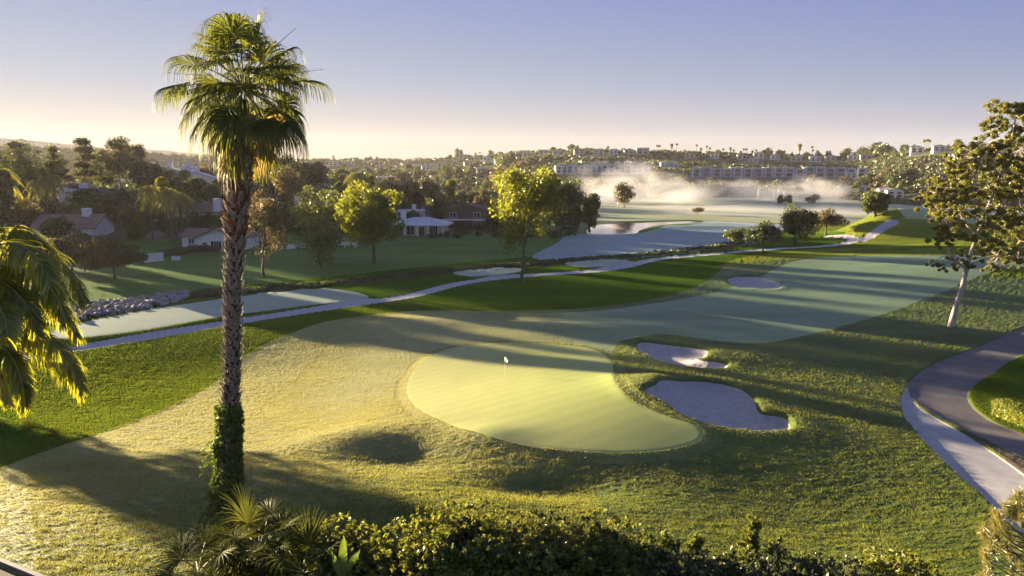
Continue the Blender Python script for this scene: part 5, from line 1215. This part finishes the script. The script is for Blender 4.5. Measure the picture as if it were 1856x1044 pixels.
bush('dark low bush under the junipers at the bottom edge', [(1200, 1046, 36, 0), (1270, 1046, 36, -.3), (1340, 1050, 36, 0), (1410, 1046, 36, -.3), (1480, 1052, 36, 0), (1545, 1060, 30, 0), (1240, 1075, 50, -.8), (1380, 1075, 50, -.8), (1500, 1080, 45, -.8)], 15.6, 7, 'dark', .07)
def juniper(label, px, pt, Y_, wpx, seed):
    b_ = spot(px, None, Y_); q = on_ray(px, pt, Y_); H = q.z - b_.z; W = wpx * Y_ / 1318; rg = np.random.default_rng(seed)
    t = empty('juniper', b_, 0, label, 'juniper', 'spiky junipers along the bottom edge'); cb, tb = MB(), MB(); tb.tube([(0, 0, -.2), (0, 0, H * .9)], [.07, .015], 6)
    for k in range(17):
        an = rg.random() * 6.28; r = rg.random() * W * .42; h = H * (1 - .42 * (r / (W * .42)) * (.5 + .5 * rg.random())); ba = np.array([math.cos(an) * r * .5, math.sin(an) * r * .5, 0]); tp_ = np.array([math.cos(an) * r + rg.normal() * .05, math.sin(an) * r, h if k else H])
        limb(tb, ba, tp_, .02, .004, rg, 6, .012, seg=4)
        z0 = max(0, H - 3.2)
        for z in np.arange(z0, tp_[2], .075):
            f = z / tp_[2]; c = ba + (tp_ - ba) * f; leaves(cb, c, (.10 * (1.15 - f) + .055, .10 * (1.15 - f) + .055, .08), 16, .05, rg, shell=.2, aspect=2.4, up=.8)
            if rg.random() < .35:
                dd = np.array([rg.normal(), rg.normal(), .9]); dd /= np.linalg.norm(dd)
                for j in range(4): leaves(cb, c + dd * (.09 + .05 * j), .05, 9, .045, rg, shell=.2, aspect=2.2, up=.6)
    tb.build('branches', BARK, t); cb.build('foliage', L['shrub'], t)
for k, (px, pt, w_) in enumerate(((1215, 1000, 44), (1246, 966, 40), (1292, 972, 36), (1345, 1000, 44), (1398, 938, 46), (1440, 975, 36), (1480, 1005, 46), (1512, 1008, 34), (1325, 1015, 40), (1185, 1008, 34), (1545, 1030, 34))):
    juniper(['short spiky juniper, second from the left', 'pointed juniper left of the double-tipped one', 'juniper with bent tip between two lower ones', 'broad low juniper left of the tallest one', 'tallest spiky juniper at the bottom edge', 'leaning juniper just right of the tallest one', 'wide low juniper toward the right end of the row', 'narrow low juniper near the right end of the row', 'lowest juniper tucked in mid row', 'leftmost spiky juniper beside the yellowish bush', 'rightmost small juniper beside the golden bush'][k], px, pt, 16, w_, 60 + k)
# pine at the bottom right
NEED = leafmat('pine_branch_needles', (.035, .05, .008), (.16, .15, .02), (.5, .4, .04), .35, 1.5, .3)
CAND = plain('orange_pine_candles', (.5, .24, .08), (.35, .15, .05), 5, .8)
rg = np.random.default_rng(91); Yp = 15.5; b_ = spot(1850, None, Yp); o3 = np.array(b_)
t = empty('pine_tree', b_, 0, 'young pine with orange-tipped shoots cut by the bottom right corner', 'pine tree')
tb, cb, kb = MB(), MB(), MB()
def wp(px, py, dy=0.): q = on_ray(px, py, Yp + dy); return np.array([q.x, Yp + dy, q.z]) - o3
tb.tube([(0, 0, -.2), wp(1880, 1040), wp(1885, 900)], [.14, .09, .03], 8)
for k in range(92):
    tx_ = rg.uniform(1775, 1930); lim = np.interp(tx_, [1760, 1790, 1815, 1840, 1930], [985, 930, 915, 888, 880]); ty_ = lim + abs(rg.normal()) * 55 + (rg.random() < .3) * rg.uniform(0, 120)
    E = wp(tx_, ty_, rg.uniform(-.6, .6)); S_ = wp(1882, min(1080, ty_ + 60)); limb(tb, S_, E, .02, .006, rg, 5, .04, sag=-.05, seg=4)
    d = (E - S_) / np.linalg.norm(E - S_); d = d * .6 + np.array([0, 0, .6]); d /= np.linalg.norm(d)
    for j in range(8):
        c = E - d * .05 * j; n = 26; a_ = rg.normal(size=(n, 3)) * .7 + d * .9; a_ /= np.linalg.norm(a_, axis=1)[:, None]
        sdw = np.cross(a_, rg.normal(size=(n, 3))); sdw /= np.linalg.norm(sdw, axis=1)[:, None]; l_ = .15
        cb.add(np.stack([c - sdw * .004 + a_ * 0, c + sdw * .004 + a_ * 0, c + a_ * l_ + sdw * .002, c + a_ * l_ - sdw * .002], 1).reshape(-1, 3), np.arange(4 * n).reshape(n, 4))
    kb = MB(); kb.tube([E, E + np.array([0, 0, .09])], [.014, .006], 5); kb.build('shoot', CAND, t)
tb.build('branches', BARK, t); cb.build('needles', NEED, t); 
# big paddle-leaved plant between the bushes
b_ = spot(622, None, 15.6); t = empty('paddle_leaf_plant', b_, 0, 'pale green paddle-shaped leaves standing between the fan palm and bush', 'plant')
for k, (p0, p1, wd) in enumerate((((620, 1044), (622, 970), .10), ((622, 1044), (652, 997), .08), ((618, 1050), (600, 1000), .08))):
    A = np.array(on_ray(*p0, 15.6)) - np.array(b_); B = np.array(on_ray(*p1, 15.6)) - np.array(b_); V = []; Fc = []
    for j in range(9):
        u = j / 8; c = A + (B - A) * u; ww = wd * math.sin(math.pi * min(1, .08 + u * .92)) ** .8 + .004; dx = np.array([B[2] - A[2], 0, A[0] - B[0]]); dx /= np.linalg.norm(dx)
        V += [c - dx * ww + np.array([0, .03, 0]), c, c + dx * ww + np.array([0, .03, 0])]
        if j: n = len(V) - 6; Fc += [(n, n + 3, n + 4, n + 1), (n + 1, n + 4, n + 5, n + 2)]
    m = MB(); m.add(V, Fc); m.tube([(0, 0, -.1), A * .5, A], [.03, .02, .015], 6); m.build('leaf', L['ivy'], t, True)
# kerb of the road at the bottom left
A = unproj(-2, 1021); B = unproj(66, 1049); e = (B - A); e.z = 0; e.normalize(); nrm = Vector((-e.y, e.x, 0))
m = MB(); V = []; Fc = []
for k in range(16):
    c = A + e * (k * 1.0 - 12); z = th(c.x, c.y)
    for o_, zz_ in ((0, -.2), (0, .10), (.16, .10), (.16, -.2)): V.append((c.x + nrm.x * o_, c.y + nrm.y * o_, z + zz_))
    if k:
        n = len(V) - 8
        for j in range(3): Fc.append((n + j, n + j + 1, n + 5 + j, n + 4 + j))
m.add(V, Fc); tag(m.build('kerb', plain('dark_kerb_concrete', (.16, .155, .16), (.10, .10, .10), 2)), None, None, None, 'structure')

# ------------------------------------------------------------------ trees left of the view whose shadows cross the course
def c_xy(c, X_): return X_, (c - .6018 * X_) / .7986
OFF = [(16.5, -62, 15, 9, 'a broad tree standing outside the view on the left'), (51.5, -112, 22, 4, 'slender tree'), (56.5, -140, 20, 3, 'slim tree'), (64, -120, 16, 3, 'slim tree'), (11, -75, 0, 0, '')]
for i_, (c, X_, H, W, lb) in enumerate(OFF):
    if not H: continue
    x, y = c_xy(c, X_); p = Vector((x, y, th(x, y))); t = empty('tree', p, 0, ['broad round tree beyond the left edge nearest the camera', 'tall slender tree beyond the left edge', 'slim tall tree far beyond the left edge', 'lower slim tree far beyond the left edge'][i_], 'tree')
    tb, cb = grow_tree(H, W, H * .22, 'round', 500 + i_, 46, 150, .4); tb.build('trunk', BARK, t, True); cb.build('crown', L['dark'], t)

# ------------------------------------------------------------------ morning mist and haze
def vol(name, lo, hi, dens, color, aniso, label=None, nodes=None, cat=None):
    m = MB(); m.box(lo[0], hi[0], lo[1], hi[1], lo[2], hi[2])
    mt = bpy.data.materials.new(name + '_air'); mt.use_nodes = True; nt = mt.node_tree; nt.nodes.remove(nt.nodes["Principled BSDF"])
    pv = nt.nodes.new("ShaderNodeVolumePrincipled"); nt.links.new(pv.outputs[0], nt.nodes["Material Output"].inputs['Volume'])
    pv.inputs['Color'].default_value = (*color, 1); pv.inputs['Anisotropy'].default_value = aniso; pv.inputs['Density'].default_value = dens
    if nodes: nodes(nt, pv)
    o = m.build(name, mt); tag(o, label, cat, None, 'stuff'); return o
def mist_nodes(cx, cy, rx, ry, h0, soft, dens, ns, thr, seed=0):
    """a bank of mist: wispy noise inside a soft ellipse, thinning upwards"""
    def f(nt, pv):
        tc = nt.nodes.new("ShaderNodeTexCoord"); sx = nt.nodes.new("ShaderNodeSeparateXYZ"); nt.links.new(tc.outputs['Object'], sx.inputs[0])
        def mth(op, a, b=None, c=None):
            n = nd(nt, "ShaderNodeMath", operation=op)
            for i_, v in enumerate((a, b, c)):
                if v is None: continue
                if hasattr(v, 'is_output'): nt.links.new(v, n.inputs[i_])
                else: n.inputs[i_].default_value = v
            return n.outputs[0]
        mp = nt.nodes.new("ShaderNodeMapping"); mp.inputs['Location'].default_value = (seed, seed * 2, 0); mp.inputs['Scale'].default_value = (1, .8, 1.9); nt.links.new(tc.outputs['Object'], mp.inputs[0])
        n1 = nd(nt, "ShaderNodeTexNoise", i_Scale=ns, i_Detail=5, i_Roughness=.58, i_Distortion=.6); nt.links.new(mp.outputs[0], n1.inputs['Vector'])
        dx = mth('DIVIDE', mth('SUBTRACT', sx.outputs[0], cx), rx); dy = mth('DIVIDE', mth('SUBTRACT', sx.outputs[1], cy), ry); dz = mth('DIVIDE', sx.outputs[2], h0)
        r2 = mth('ADD', mth('ADD', mth('MULTIPLY', dx, dx), mth('MULTIPLY', dy, dy)), mth('MULTIPLY', dz, dz))
        e = mth('SUBTRACT', 1.0, r2); e.node.use_clamp = True
        v = mth('SUBTRACT', mth('ADD', n1.outputs[0], mth('MULTIPLY', e, soft)), thr)
        v = mth('MULTIPLY', v, dens * 5); v.node.use_clamp = False
        v = mth('MINIMUM', mth('MAXIMUM', v, 0.0), dens); v = mth('MULTIPLY', v, mth('POWER', e, .6)); nt.links.new(v, pv.inputs['Density'])
    return f
MC_ = (.74, .74, .80)
MIST = [('pale mist billowing above the far meadow, tallest plume at left', 58, 352, 42, 22, 24, .042, .055), ('wide bank of mist drifting across the far meadow', 118, 372, 66, 22, 15, .034, .05), ('rounded mist cloud in front of the lavender townhouses', 152, 356, 30, 18, 17, .038, .055), ]
for i_, (lb, cx, cy, rx, ry, h0, dn, ns) in enumerate(MIST):
    vol('mist', (cx - rx, cy - ry, -1.5), (cx + rx, cy + ry, h0), dn, MC_, .1, lb, mist_nodes(cx, cy, rx, ry, h0, .42, dn, ns, .655, i_ * 13.0), 'mist')
vol('mist', (10, 235, -.5), (215, 345, 2.6), .02, MC_, .1, 'thin low sheet of mist lying on the far meadow', mist_nodes(112, 292, 104, 56, 3.2, .45, .014, .035, .62, 5.0), 'mist')
vol('mist', (18, 172, -.6), (40, 186, 7), .03, MC_, .1, 'small wisp of mist rising beside the dark trees at the pond', mist_nodes(25, 180, 8, 6, 7.5, .35, .06, .2, .62, 9.0), 'mist')
vol('haze', (-2200, -60, -40), (2600, 2900, 125), 0.00005, (1, .95, .94), .22, None)
